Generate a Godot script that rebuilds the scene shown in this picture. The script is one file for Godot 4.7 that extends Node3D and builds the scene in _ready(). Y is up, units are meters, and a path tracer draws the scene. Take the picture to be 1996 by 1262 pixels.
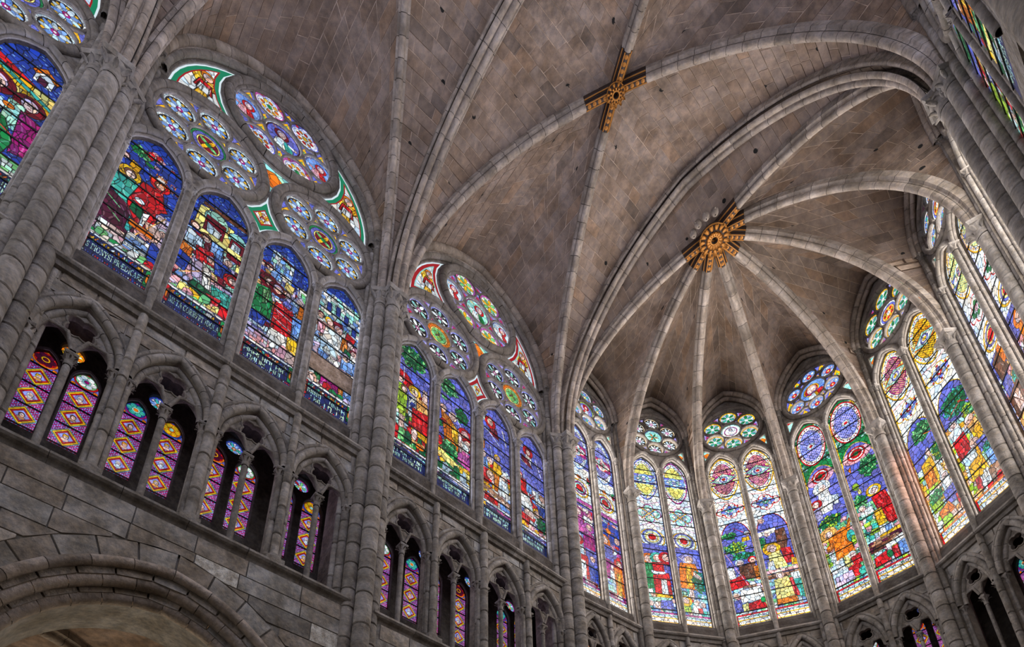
extends Node3D
# Choir and apse of a Gothic abbey church, seen steeply upwards. y = 0 is the height of the camera.

const FLOOR := -1.6
const PZ := [4.302, -3.242, -10.619]
const HS := 21.04
const HA := 20.44
const AC := Vector3(0, 0, -12.209)
const AKEY := Vector3(0, 26.55, -12.0)
const EXPOSURE := 1.0

var rng := RandomNumberGenerator.new()
var mats := {}
var meshes := {}
var counts := {}
var V := []

func _ready() -> void:
	rng.seed = 4711
	var cam := Camera3D.new()
	cam.name = "camera"
	cam.projection = Camera3D.PROJECTION_FRUSTUM
	cam.keep_aspect = Camera3D.KEEP_HEIGHT
	cam.near = 0.1
	cam.far = 300.0
	cam.size = 0.1 * 1262.0 / 1296.0
	cam.frustum_offset = Vector2(0.1 * 62.7 / 1296.0, 0.1 * 880.2 / 1296.0)
	cam.position = Vector3(4.6408, 0, 2.3088)
	var yaw := Basis(Vector3.UP, 0.8719)
	var pitch := Basis(Vector3.RIGHT, 0.441)
	var roll := Basis(Vector3.BACK, 0.0036)
	cam.basis = yaw * pitch * roll
	add_child(cam)
	cam.current = true
	var we := WorldEnvironment.new()
	we.name = "environment"
	var env := Environment.new()
	env.background_mode = Environment.BG_COLOR
	env.background_color = Color(0.72, 0.8, 0.9)
	env.background_energy_multiplier = 0.6
	env.tonemap_mode = Environment.TONE_MAPPER_LINEAR
	env.tonemap_exposure = EXPOSURE
	env.sdfgi_enabled = true
	env.ssao_enabled = true
	env.ssil_enabled = true
	we.environment = env
	add_child(we)
	make_lights()
	for k in 8:
		var a := -1.8241 + 2.0 * 1.8241 * k / 7.0
		V.append(AC + 5.882 * Vector3(sin(a), 0, -cos(a)))
	V[0] = Vector3(-6, 0, PZ[2])
	V[7] = Vector3(6, 0, PZ[2])
	make_materials()
	make_glass()
	build_shell()
	build_vaults()
	build_piers()
	build_bays()
	build_apse()
	build_arcade()

func area_light(called: String, at: Vector3, towards: Vector3, size: Vector2, color: Color, energy: float) -> void:
	var l := AreaLight3D.new()
	l.name = called
	l.area_size = size
	l.light_color = color
	l.light_energy = energy
	l.area_range = 80.0
	l.area_attenuation = 2.0
	l.shadow_enabled = true
	add_child(l)
	l.position = at
	l.basis = Basis.looking_at(towards, Vector3.UP if absf(towards.normalized().y) < 0.9 else Vector3.FORWARD)
	l.name = numbered(called)

func make_lights() -> void:
	# fill lamp added behind the camera, in front of an unseen glowing pane
	area_light("added_fill_light", Vector3(0, 13, 17.6), Vector3(0, 0, -1), Vector2(10.5, 20), Color(0.97, 0.97, 1.0), LT_WEST)
	# daylight through the stained glass, one panel close in front of each window
	for s in [-1, 1]:
		for i in 3:
			var z: float = [8.07, 0.53, -6.93][i]
			area_light("clerestory_light", Vector3(s * (6.38 if s > 0 and i < 2 else 6.575), 20.9, z), Vector3(-s, 0, 0), Vector2(6.2, 10.4), Color(0.86, 0.88, 1.0), LT_BAY)  # on the right, the lamps beside the camera are added side fill
			if s < 0:
				area_light("triforium_light", Vector3(s * 7.9, 12.9, z), Vector3(-s, 0, 0), Vector2(6.2, 2.2), Color(0.9, 0.82, 1.0), LT_TRI)
	for i in 3:
		area_light("added_aisle_light", Vector3(-13.92, 2.0, [8.07, 0.53, -6.93][i]), Vector3(1, 0, 0), Vector2(2.4, 4.0), Color(1.0, 0.92, 0.8), LT_AISLE)  # lamps added out of sight to lighten the aisle vault
	for k in 7:
		var t := apse_frame(k)
		area_light("apse_light", t * Vector3(0, 19.4, -0.365), t.basis.z, Vector2(2.3, 9.8), Color(1.0, 0.97, 0.94), LT_APSE)
	# the sun stands behind the fifth apse window and throws its amber glass on the stone beside it
	var t5 := apse_frame(4)
	area_light("amber_glass_light", t5 * Vector3(-0.64, 16.6, -0.35), t5.basis * Vector3(-0.75, -0.1, 0.65), Vector2(0.9, 4.4), Color(1.0, 0.5, 0.1), LT_GLOW)

const LT_GLOW := 6.0
const LT_WEST := 65.0
const LT_AISLE := 30.0
const LT_BAY := 54.0
const LT_TRI := 4.0
const LT_APSE := 55.0

func apse_vertex(k: int) -> Vector3:
	if k == 0: return Vector3(-6, 0, PZ[2])
	if k == 7: return Vector3(6, 0, PZ[2])
	var a := -1.8241 + 2.0 * 1.8241 * k / 7.0
	return AC + 5.882 * Vector3(sin(a), 0, -cos(a))

func apse_frame(k: int) -> Transform3D:
	var a := apse_vertex(k)
	var b := apse_vertex(k + 1)
	var u := (b - a).normalized()
	return Transform3D(Basis(u, Vector3.UP, u.cross(Vector3.UP)), (a + b) / 2.0)

func bay_frame(side: int, i: int) -> Transform3D:
	# side -1: the wall on the camera's left (u runs towards the apse); side 1: the opposite wall
	var z: float = [(PZ[0] + 11.83) / 2.0, (PZ[0] + PZ[1]) / 2.0, (PZ[1] + PZ[2]) / 2.0][i]
	var u := Vector3(0, 0, side)
	return Transform3D(Basis(u, Vector3.UP, u.cross(Vector3.UP)), Vector3(6.0 * side, 0, z))

func bay_half(i: int) -> float:
	return [3.764, 3.772, 3.689][i]

# ---------------------------------------------------------------- scene tree helpers
func numbered(called: String) -> String:
	var n: int = counts.get(called, 0)
	counts[called] = n + 1
	return called if n == 0 else "%s_%03d" % [called, n]

func tag(o: Node3D, label: String, category := "", group := "", kind := "") -> Node3D:
	if label: o.set_meta("label", label)
	if category: o.set_meta("category", category)
	if group: o.set_meta("group", group)
	if kind: o.set_meta("kind", kind)
	return o

func thing(called: String, label: String, category: String, group := "", t := Transform3D.IDENTITY) -> Node3D:
	var o := Node3D.new()
	o.name = numbered(called)
	add_child(o)
	o.transform = t
	tag(o, label, category, group)
	return o

func structure(called: String, label: String, t := Transform3D.IDENTITY) -> Node3D:
	var o := Node3D.new()
	o.name = numbered(called)
	add_child(o)
	o.transform = t
	tag(o, label, "", "", "structure")
	return o

func child(parent: Node3D, called: String) -> Node3D:
	var o := Node3D.new()
	put(o, parent, called)
	return o

func put(o: Node3D, parent: Node3D, called: String) -> void:
	var key := "n_" + called
	var n: int = parent.get_meta(key, 0)
	parent.set_meta(key, n + 1)
	o.name = called if n == 0 else "%s_%03d" % [called, n]
	parent.add_child(o)

func part(parent: Node3D, called: String, mesh: Mesh, mat: Material, t := Transform3D.IDENTITY) -> MeshInstance3D:
	var o := MeshInstance3D.new()
	o.mesh = mesh
	o.material_override = mat
	o.transform = t
	put(o, parent, called)
	return o

# ---------------------------------------------------------------- mesh helpers
class MB:
	var v := PackedVector3Array()
	var n := PackedVector3Array()
	var t := PackedVector2Array()
	var ix := PackedInt32Array()
	func add(p: Vector3, nn: Vector3, uv := Vector2.ZERO) -> int:
		v.append(p); n.append(nn); t.append(uv)
		return v.size() - 1
	func tri(a: int, b: int, c: int) -> void:
		if (v[b] - v[a]).cross(v[c] - v[a]).dot(n[a] + n[b] + n[c]) > 0.0:
			ix.append(a); ix.append(c); ix.append(b)
		else:
			ix.append(a); ix.append(b); ix.append(c)
	func face(p: Array, nn: Vector3) -> void:
		var s := v.size()
		for q in p: add(q, nn)
		for i in range(1, p.size() - 1): tri(s, s + i, s + i + 1)
	func quad(a: Vector3, b: Vector3, c: Vector3, d: Vector3, out_dir: Vector3) -> void:
		var nn := (b - a).cross(c - a)
		if nn.length_squared() < 1e-14: nn = (c - a).cross(d - a)
		nn = nn.normalized()
		if nn.dot(out_dir) < 0.0: nn = -nn
		face([a, b, c, d], nn)
	func grid(rows: Array, norms: Array) -> void:
		# rows of points of equal length, joined row to row
		var s := v.size()
		var m: int = rows[0].size()
		for i in rows.size():
			for j in m: add(rows[i][j], norms[i][j])
		for i in rows.size() - 1:
			for j in m - 1:
				var a := s + i * m + j
				tri(a, a + 1, a + m + 1)
				tri(a, a + m + 1, a + m)
	func box(lo: Vector3, hi: Vector3) -> void:
		var c := (lo + hi) / 2.0
		for ax in 3:
			for sg in [-1.0, 1.0]:
				var d := Vector3.ZERO
				d[ax] = sg
				var a1 := (ax + 1) % 3
				var a2 := (ax + 2) % 3
				var p := []
				for q in [[-1, -1], [1, -1], [1, 1], [-1, 1]]:
					var w := c
					w[ax] = hi[ax] if sg > 0 else lo[ax]
					w[a1] = lo[a1] if q[0] < 0 else hi[a1]
					w[a2] = lo[a2] if q[1] < 0 else hi[a2]
					p.append(w)
				face(p, d)
	func mesh() -> ArrayMesh:
		var arr := []
		arr.resize(Mesh.ARRAY_MAX)
		arr[Mesh.ARRAY_VERTEX] = v
		arr[Mesh.ARRAY_NORMAL] = n
		arr[Mesh.ARRAY_TEX_UV] = t
		arr[Mesh.ARRAY_INDEX] = ix
		var m := ArrayMesh.new()
		if ix.size() > 0: m.add_surface_from_arrays(Mesh.PRIMITIVE_TRIANGLES, arr)
		return m

func smooth_group(pts: Array, side := 1.0) -> Array:
	# [[point, normal], ...]; the normal lies to the (-dy, dx) side of the way along the points
	var out := []
	for i in pts.size():
		var d: Vector2 = pts[mini(i + 1, pts.size() - 1)] - pts[maxi(i - 1, 0)]
		out.append([pts[i], Vector2(-d.y, d.x).normalized() * side])
	return out

func sweep(mb: MB, prof: Array, frames: Array) -> void:
	# frames: [origin, X, Y]; a profile point (x, y) lands at origin + X x + Y y
	for g in prof:
		var rows := []
		var norms := []
		for f in frames:
			var r := []
			var nn := []
			for q in g:
				r.append(f[0] + f[1] * q[0].x + f[2] * q[0].y)
				nn.append((f[1] * q[1].x + f[2] * q[1].y).normalized())
			rows.append(r); norms.append(nn)
		mb.grid(rows, norms)

func lathe(mb: MB, pts: Array, seg: int, center := Vector3.ZERO, phase := 0.0) -> void:
	# pts: [r, y] groups, from bottom to top, split in groups that are smooth
	for g in pts:
		var pl := []
		for q in g: pl.append(Vector2(q[0], q[1]))
		var sg := smooth_group(pl, -1.0)
		var rows := []
		var norms := []
		for j in seg + 1:
			var a := TAU * j / seg + phase
			var r := []
			var nn := []
			for q in sg:
				r.append(center + Vector3(cos(a) * q[0].x, q[0].y, sin(a) * q[0].x))
				nn.append(Vector3(cos(a) * q[1].x, q[1].y, sin(a) * q[1].x))
			rows.append(r); norms.append(nn)
		mb.grid(rows, norms)

func turn2(a: Vector2, b: Vector2, c: Vector2) -> float:
	return (b - a).cross(c - b)

func same(a: Vector2, b: Vector2) -> bool:
	return absf(a.x - b.x) < 1e-6 and absf(a.y - b.y) < 1e-6

func crosses(a: Vector2, b: Vector2, c: Vector2, d: Vector2) -> bool:
	if same(a, c) or same(a, d) or same(b, c) or same(b, d): return false
	return turn2(a, b, c) * turn2(a, b, d) <= 0.0 and turn2(c, d, a) * turn2(c, d, b) <= 0.0

func merged(outer: PackedVector2Array, holes: Array) -> PackedVector2Array:
	# joins each hole to the outline by a bridge that is walked both ways
	outer = outer.duplicate()
	if Geometry2D.is_polygon_clockwise(outer): outer.reverse()
	var hs := []
	for h in holes:
		var hi := 0
		for i in h.size():
			if h[i].x < h[hi].x: hi = i
		hs.append([h[hi].x, h, hi])
	hs.sort_custom(func(a, b): return a[0] < b[0])
	for e in hs:
		var h: PackedVector2Array = e[1].duplicate()
		var hi: int = e[2]
		if not Geometry2D.is_polygon_clockwise(h):
			h.reverse()
			hi = h.size() - 1 - hi
		var c := h[hi]
		var order := []
		for j in outer.size():
			if outer[j].x <= c.x + 1e-7: order.append([outer[j].distance_squared_to(c), j])
		order.sort_custom(func(a, b): return a[0] < b[0])
		var best := -1
		for q in order:
			var j: int = q[1]
			var n := outer.size()
			var p := outer[j]
			var pv := outer[(j + n - 1) % n]
			var nx := outer[(j + 1) % n]
			var inside: bool
			if turn2(pv, p, nx) > 0.0: inside = turn2(p, c, nx) <= 0.0 and turn2(p, pv, c) <= 0.0
			else: inside = turn2(p, c, pv) > 0.0 or turn2(p, nx, c) > 0.0
			if not inside: continue
			var ok := true
			for k in n:
				if crosses(c, p, outer[k], outer[(k + 1) % n]):
					ok = false
					break
			if ok:
				best = j
				break
		if best < 0:
			push_warning("a hole found no bridge")
			continue
		var res := PackedVector2Array()
		for k in best + 1: res.append(outer[k])
		for k in h.size() + 1: res.append(h[(hi + k) % h.size()])
		for k in range(best, outer.size()): res.append(outer[k])
		outer = res
	return outer

func cut_ears(p: PackedVector2Array) -> PackedInt32Array:
	# triangles of a polygon that runs anticlockwise and may touch itself along bridges
	var out := PackedInt32Array()
	var n := p.size()
	var nxt := PackedInt32Array()
	var prv := PackedInt32Array()
	for i in n:
		nxt.append((i + 1) % n)
		prv.append((i + n - 1) % n)
	var left := n
	var cur := 0
	var idle := 0
	while left > 3 and idle <= left:
		var a := prv[cur]
		var b := nxt[cur]
		var pa := p[a]
		var pc := p[cur]
		var pb := p[b]
		var t := turn2(pa, pc, pb)
		var ear := t > 1e-10
		if ear:
			var x0 := minf(pa.x, minf(pb.x, pc.x))
			var x1 := maxf(pa.x, maxf(pb.x, pc.x))
			var y0 := minf(pa.y, minf(pb.y, pc.y))
			var y1 := maxf(pa.y, maxf(pb.y, pc.y))
			var k := nxt[b]
			while k != a:
				var q := p[k]
				if q.x >= x0 and q.x <= x1 and q.y >= y0 and q.y <= y1 and turn2(p[prv[k]], q, p[nxt[k]]) <= 0.0:
					if not (same(q, pa) or same(q, pb) or same(q, pc)):
						if turn2(pa, pc, q) >= -1e-12 and turn2(pc, pb, q) >= -1e-12 and turn2(pb, pa, q) >= -1e-12:
							ear = false
							break
				k = nxt[k]
		if ear or absf(t) <= 1e-10:
			if ear:
				out.append(a)
				out.append(cur)
				out.append(b)
			nxt[a] = b
			prv[b] = a
			left -= 1
			idle = 0
			cur = nxt[b]
		else:
			cur = b
			idle += 1
	if left == 3:
		out.append(prv[cur])
		out.append(cur)
		out.append(nxt[cur])
	else: push_warning("a plate was left uncut")
	return out

func plate(mb: MB, outer: PackedVector2Array, holes: Array, zf: float, zb: float, cham := 0.0) -> void:
	# an upright slab in the u-y plane, front at z = zf, with openings whose front edge is chamfered
	var solid := merged(outer, holes)
	var loops := [[outer, false]]
	for h in holes: loops.append([h, true])
	var fo := outer
	var fh := holes
	if cham > 0.0:
		fh = []
		for h in holes:
			var gr := Geometry2D.offset_polygon(h, cham)
			fh.append(gr[0] if gr.size() else h)
	var front := merged(fo, fh)
	for s in 2:
		var poly := front if s == 0 else solid
		var z := zf if s == 0 else zb
		var ids := cut_ears(poly)
		var b := mb.v.size()
		var nn := Vector3(0, 0, 1 if s == 0 else -1)
		for p in poly: mb.add(Vector3(p.x, p.y, z), nn)
		for i in range(0, ids.size(), 3): mb.tri(b + ids[i], b + ids[i + 1], b + ids[i + 2])
	for l in loops:
		var pl: PackedVector2Array = l[0]
		var sg := 1.0 if Geometry2D.is_polygon_clockwise(pl) else -1.0
		if l[1]: sg = -sg
		for i in pl.size():
			var a := pl[i]
			var c := pl[(i + 1) % pl.size()]
			var d := (c - a).normalized()
			var nn := Vector3(-d.y, d.x, 0) * sg
			var zt := zf - (cham if l[1] else 0.0)
			mb.face([Vector3(a.x, a.y, zt), Vector3(c.x, c.y, zt), Vector3(c.x, c.y, zb), Vector3(a.x, a.y, zb)], nn)
	if cham > 0.0:
		for k in holes.size():
			var h: PackedVector2Array = holes[k]
			var g: PackedVector2Array = fh[k]
			if Geometry2D.is_polygon_clockwise(h) != Geometry2D.is_polygon_clockwise(g): g.reverse()
			ribbon(mb, h, zf - cham, g, zf)

func ribbon(mb: MB, a: PackedVector2Array, za: float, b: PackedVector2Array, zb: float) -> void:
	# joins two closed loops by walking both and always closing the shorter diagonal
	var n := a.size()
	var m := b.size()
	var j0 := 0
	for j in m:
		if b[j].distance_squared_to(a[0]) < b[j0].distance_squared_to(a[0]): j0 = j
	var i := 0
	var j := 0
	while i < n or j < m:
		var ai := a[i % n]
		var an := a[(i + 1) % n]
		var bj := b[(j0 + j) % m]
		var bn := b[(j0 + j + 1) % m]
		var tri: Array
		if j >= m or (i < n and an.distance_squared_to(bj) <= bn.distance_squared_to(ai)):
			tri = [Vector3(ai.x, ai.y, za), Vector3(an.x, an.y, za), Vector3(bj.x, bj.y, zb)]
			i += 1
		else:
			tri = [Vector3(ai.x, ai.y, za), Vector3(bn.x, bn.y, zb), Vector3(bj.x, bj.y, zb)]
			j += 1
		var nn: Vector3 = (tri[1] - tri[0]).cross(tri[2] - tri[0])
		if nn.length_squared() < 1e-16: continue
		nn = nn.normalized()
		if nn.z < 0.0: nn = -nn
		mb.face(tri, nn)

# ---------------------------------------------------------------- outlines
func circle(c: Vector2, r: float, n := 24, a0 := 0.0) -> PackedVector2Array:
	var p := PackedVector2Array()
	for i in n: p.append(c + Vector2(cos(a0 + TAU * i / n), sin(a0 + TAU * i / n)) * r)
	return p

func rise(t: float, w: float, h: float) -> float:
	# height of a half arch at the share t of its half span
	if h >= w:
		var r := (w * w + h * h) / (2.0 * w)
		var x := t * w
		return sqrt(maxf(0.0, r * r - (r - x) * (r - x)))
	return h * sqrt(maxf(0.0, 1.0 - (1.0 - t) * (1.0 - t)))

func half_arch(w: float, h: float, n: int) -> Array:
	# points from (0, 0), where it rises upright, to (w, h)
	var out := []
	if h >= w:
		var r := (w * w + h * h) / (2.0 * w)
		var a1 := asin(clampf(h / r, -1.0, 1.0))
		if r < w: a1 = PI - a1
		for i in n + 1:
			var a := a1 * i / n
			out.append(Vector2(r - r * cos(a), r * sin(a)))
	else:
		for i in n + 1:
			var a := PI / 2.0 * i / n
			out.append(Vector2(w - w * cos(a), h * sin(a)))
	return out

func arch_line(cx: float, w: float, ys: float, h: float, n := 10) -> Array:
	# the whole arch, left springing over the apex to the right springing
	var ha := half_arch(w, h, n)
	var out := []
	for p in ha: out.append(Vector2(cx - w + p.x, ys + p.y))
	for i in range(n - 1, -1, -1): out.append(Vector2(cx + w - ha[i].x, ys + ha[i].y))
	return out

func opening(cx: float, w: float, y0: float, ys: float, h: float, n := 10) -> PackedVector2Array:
	var p := PackedVector2Array()
	p.append(Vector2(cx - w, y0))
	for q in arch_line(cx, w, ys, h, n): p.append(q)
	p.append(Vector2(cx + w, y0))
	return p

func foil(c: Vector2, r: float, lobes: int, a0: float, lobe: float) -> PackedVector2Array:
	var p := circle(c, r * 0.42, 16)
	for k in lobes:
		var a := a0 + TAU * k / lobes
		var m := Geometry2D.merge_polygons(p, circle(c + Vector2(cos(a), sin(a)) * r * (1.0 - lobe), r * lobe, 14))
		p = m[0]
	return p

func line_frames(pts: Array, z: float, inward: Vector2) -> Array:
	# frames along a line in the u-y plane: profile x runs towards +z (out of the wall), y towards the arch's inside
	var out := []
	for i in pts.size():
		var d: Vector2 = (pts[mini(i + 1, pts.size() - 1)] - pts[maxi(i - 1, 0)]).normalized()
		var nn := Vector2(-d.y, d.x)
		if nn.dot(inward - pts[i]) < 0.0: nn = -nn
		out.append([Vector3(pts[i].x, pts[i].y, z), Vector3(0, 0, 1), Vector3(nn.x, nn.y, 0)])
	return out

func closed_frames(pts: PackedVector2Array, z: float, c: Vector2) -> Array:
	var out := []
	var m := pts.size()
	for i in m + 1:
		var p := pts[i % m]
		var d := (c - p).normalized()
		out.append([Vector3(p.x, p.y, z), Vector3(0, 0, 1), Vector3(d.x, d.y, 0)])
	return out

func roll_profile(r: float, a0 := 0.0, a1 := TAU, n := 10) -> Array:
	var pts := []
	for i in n + 1:
		var a := a0 + (a1 - a0) * i / n
		pts.append([Vector2(cos(a), sin(a)) * r, Vector2(cos(a), sin(a))])
	return [pts]

# ---------------------------------------------------------------- materials
func noise_image(size: int, freq: float, octaves: int, sd: int, kind := FastNoiseLite.TYPE_SIMPLEX_SMOOTH) -> Image:
	var f := FastNoiseLite.new()
	f.noise_type = kind
	f.seed = sd
	f.frequency = freq
	f.fractal_octaves = octaves
	f.fractal_gain = 0.55
	return f.get_seamless_image(size, size)

func stone_texture(sd: int, lo: float, hi: float, pits: float) -> ImageTexture:
	var s := 512
	var a := noise_image(s, 0.006, 5, sd).get_data()
	var b := noise_image(s, 0.03, 4, sd + 7).get_data()
	var c := noise_image(s, 0.16, 2, sd + 13).get_data()
	var out := PackedByteArray()
	out.resize(s * s * 3)
	for i in s * s:
		var w := a[i] / 255.0 * 0.5 + b[i] / 255.0 * 0.34 + c[i] / 255.0 * 0.16
		w = clampf((w - 0.25) / 0.5, 0.0, 1.0)
		var l := lo + (hi - lo) * w
		if c[i] > 205 and b[i] > 120: l -= pits
		var warm := (b[i] - a[i]) / 255.0 * 0.06
		out[i * 3] = int(clampf(l + warm * 0.6, 0, 1) * 255.0)
		out[i * 3 + 1] = int(clampf(l, 0, 1) * 255.0)
		out[i * 3 + 2] = int(clampf(l - warm, 0, 1) * 255.0)
	return ImageTexture.create_from_image(Image.create_from_data(s, s, false, Image.FORMAT_RGB8, out))

func stone_mat(called: String, col: Color, tex: Texture2D, bump: Texture2D, scale := 0.4, rough := 0.93) -> StandardMaterial3D:
	var m := StandardMaterial3D.new()
	m.resource_name = called
	m.albedo_color = col
	m.albedo_texture = tex
	m.uv1_triplanar = true
	m.uv1_world_triplanar = true
	m.uv1_scale = Vector3.ONE * scale
	m.roughness = rough
	m.metallic_specular = 0.25
	if bump:
		m.heightmap_enabled = true
		m.heightmap_texture = bump
		m.heightmap_scale = 1.2
	mats[called] = m
	return m

func plain_mat(called: String, col: Color, rough: float, metal := 0.0) -> StandardMaterial3D:
	var m := StandardMaterial3D.new()
	m.resource_name = called
	m.albedo_color = col
	m.roughness = rough
	m.metallic = metal
	mats[called] = m
	return m

func make_materials() -> void:
	var wall := stone_texture(3, 0.62, 1.0, 0.25)
	var web := stone_texture(23, 0.6, 1.0, 0.12)
	var bump := ImageTexture.create_from_image(noise_image(512, 0.05, 4, 91))
	for i in 6:
		var f: float = [1.0, 0.95, 1.05, 0.9, 0.84, 1.16][i]
		var w: float = [0.0, 0.015, -0.01, 0.02, 0.0, 0.01][i]
		stone_mat("ashlar_%d" % i, Color(0.60 * f + w, 0.575 * f, 0.55 * f - w), wall, bump)
		var g: float = [1.0, 0.97, 1.02, 0.94, 0.83, 1.0][i]
		var r: float = [0.0, 0.01, -0.005, 0.015, 0.0, 0.03][i]
		stone_mat("web_%d" % i, Color(0.60 * g + r, 0.53 * g, 0.485 * g - r), web, bump, 0.3)
	for i in 4:
		var f: float = [1.0, 0.94, 1.05, 0.88][i]
		stone_mat("shaft_%d" % i, Color(0.60 * f, 0.572 * f, 0.548 * f), wall, bump, 0.55)
		stone_mat("rib_%d" % i, Color(0.66 * f, 0.61 * f, 0.57 * f), wall, bump, 0.5)
	stone_mat("mortar", Color(0.8, 0.71, 0.64), web, null, 0.5)
	stone_mat("bed", Color(0.52, 0.5, 0.48), web, null, 0.5)
	stone_mat("limewash", Color(0.82, 0.8, 0.77), wall, bump, 1.3)
	stone_mat("joint", Color(0.33, 0.31, 0.295), web, null, 0.5)
	stone_mat("tracery", Color(0.53, 0.5, 0.475), wall, bump, 0.6)
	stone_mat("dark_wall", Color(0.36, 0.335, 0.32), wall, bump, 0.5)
	stone_mat("floor_stone", Color(0.62, 0.58, 0.52), wall, bump, 0.3, 0.7)
	stone_mat("board", Color(0.76, 0.66, 0.58), web, null, 1.0)
	plain_mat("iron", Color(0.09, 0.085, 0.085), 0.6)
	plain_mat("gold", Color(0.62, 0.41, 0.16), 0.5, 0.45)
	plain_mat("paint", Color(0.17, 0.11, 0.085), 0.7)
	plain_mat("hole", Color(0.03, 0.028, 0.026), 0.95)  # near-black that stands for the dark inside holes

func web_mat() -> Material:
	var r := rng.randf()
	return mats["web_%d" % (0 if r < 0.34 else 1 if r < 0.6 else 2 if r < 0.8 else 3 if r < 0.91 else 4 if r < 0.95 else 5)]

func ashlar_mat() -> Material:
	var r := rng.randf()
	return mats["ashlar_%d" % (0 if r < 0.3 else 1 if r < 0.55 else 2 if r < 0.75 else 3 if r < 0.88 else 4 if r < 0.95 else 5)]

func pick(called: String, n: int) -> Material:
	return mats["%s_%d" % [called, rng.randi() % n]]

# ---------------------------------------------------------------- vaults
func arch_path(p0: Vector3, p1: Vector3, y_spring: float, n := 40) -> Array:
	# upright from p0 to y_spring, then a half arch up to p1
	var out := []
	var top := Vector3(p0.x, y_spring, p0.z)
	var st := y_spring - p0.y
	if st > 0.05:
		var k := maxi(1, int(st / 0.3))
		for i in k: out.append(p0.lerp(top, float(i) / k))
	var flat := Vector3(p1.x - p0.x, 0, p1.z - p0.z)
	var w := flat.length()
	var d := flat / w
	for q in half_arch(w, p1.y - y_spring, n): out.append(top + d * q.x + Vector3.UP * q.y)
	return out

func lengths(path: Array) -> Array:
	var out := [0.0]
	for i in range(1, path.size()): out.append(out[i - 1] + (path[i] - path[i - 1]).length())
	return out

func along(path: Array, ls: Array, s: float) -> Vector3:
	var lo := 0
	var hi := path.size() - 1
	while hi - lo > 1:
		var m := (lo + hi) / 2
		if ls[m] <= s: lo = m
		else: hi = m
	var f := clampf((s - ls[lo]) / maxf(1e-6, ls[hi] - ls[lo]), 0.0, 1.0)
	return path[lo].lerp(path[hi], f)

func rib_frame(path: Array, ls: Array, s: float, d: Vector3) -> Array:
	var a := along(path, ls, maxf(0.0, s - 0.06))
	var b := along(path, ls, minf(ls[-1], s + 0.06))
	var t := (b - a).normalized()
	var f := t.dot(d)
	var u := t.y
	var y := d * u - Vector3.UP * f
	return [along(path, ls, s), Vector3(-d.z, 0, d.x), y.normalized()]

func arc_points(c: Vector2, r: float, a0: float, a1: float, n: int) -> Array:
	var out := []
	for i in n + 1:
		var a := a0 + (a1 - a0) * i / n
		out.append(c + Vector2(cos(a), sin(a)) * r)
	return out

func rib_profile(w: float, d: float, inset := 0.0) -> Array:
	# from the back (y = 0) towards the room; one roll between two hollows
	w -= inset
	d -= inset
	var r := w * 0.56
	var c := Vector2(0, d - r)
	var g := []
	g.append(smooth_group([Vector2(-w, -0.05), Vector2(-w, d * 0.42)]))
	g.append(smooth_group([Vector2(-w, d * 0.42), Vector2(-w * 0.8, d * 0.42 + 0.02)]))
	g.append(smooth_group([Vector2(-w * 0.8, d * 0.42 + 0.02), Vector2(-w * 0.62, d * 0.5), Vector2(-w * 0.56, d * 0.62)]))
	g.append(smooth_group(arc_points(c, r, PI + 0.45, -0.45, 8)))
	g.append(smooth_group([Vector2(w * 0.56, d * 0.62), Vector2(w * 0.62, d * 0.5), Vector2(w * 0.8, d * 0.42 + 0.02)]))
	g.append(smooth_group([Vector2(w * 0.8, d * 0.42 + 0.02), Vector2(w, d * 0.42)]))
	g.append(smooth_group([Vector2(w, d * 0.42), Vector2(w, -0.05)]))
	return g

func band_profile(w: float, d: float, inset := 0.0) -> Array:
	# a wide arch: two rolls with a groove between them, a smaller roll on either shoulder
	w -= inset
	d -= inset
	var r := w * 0.34
	var g := []
	g.append(smooth_group([Vector2(-w, -0.05), Vector2(-w, d * 0.35)]))
	g.append(smooth_group(arc_points(Vector2(-w * 0.86, d * 0.42), w * 0.2, PI + 0.6, PI * 0.35, 5)))
	g.append(smooth_group(arc_points(Vector2(-w * 0.4, d - r), r, PI * 0.95, 0.2, 7)))
	g.append(smooth_group([Vector2(-w * 0.07, d - r * 0.8), Vector2(0, d - r * 1.1), Vector2(w * 0.07, d - r * 0.8)]))
	g.append(smooth_group(arc_points(Vector2(w * 0.4, d - r), r, PI - 0.2, PI * 0.05, 7)))
	g.append(smooth_group(arc_points(Vector2(w * 0.86, d * 0.42), w * 0.2, PI * 0.65, -0.6, 5)))
	g.append(smooth_group([Vector2(w, d * 0.35), Vector2(w, -0.05)]))
	return g

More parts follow.
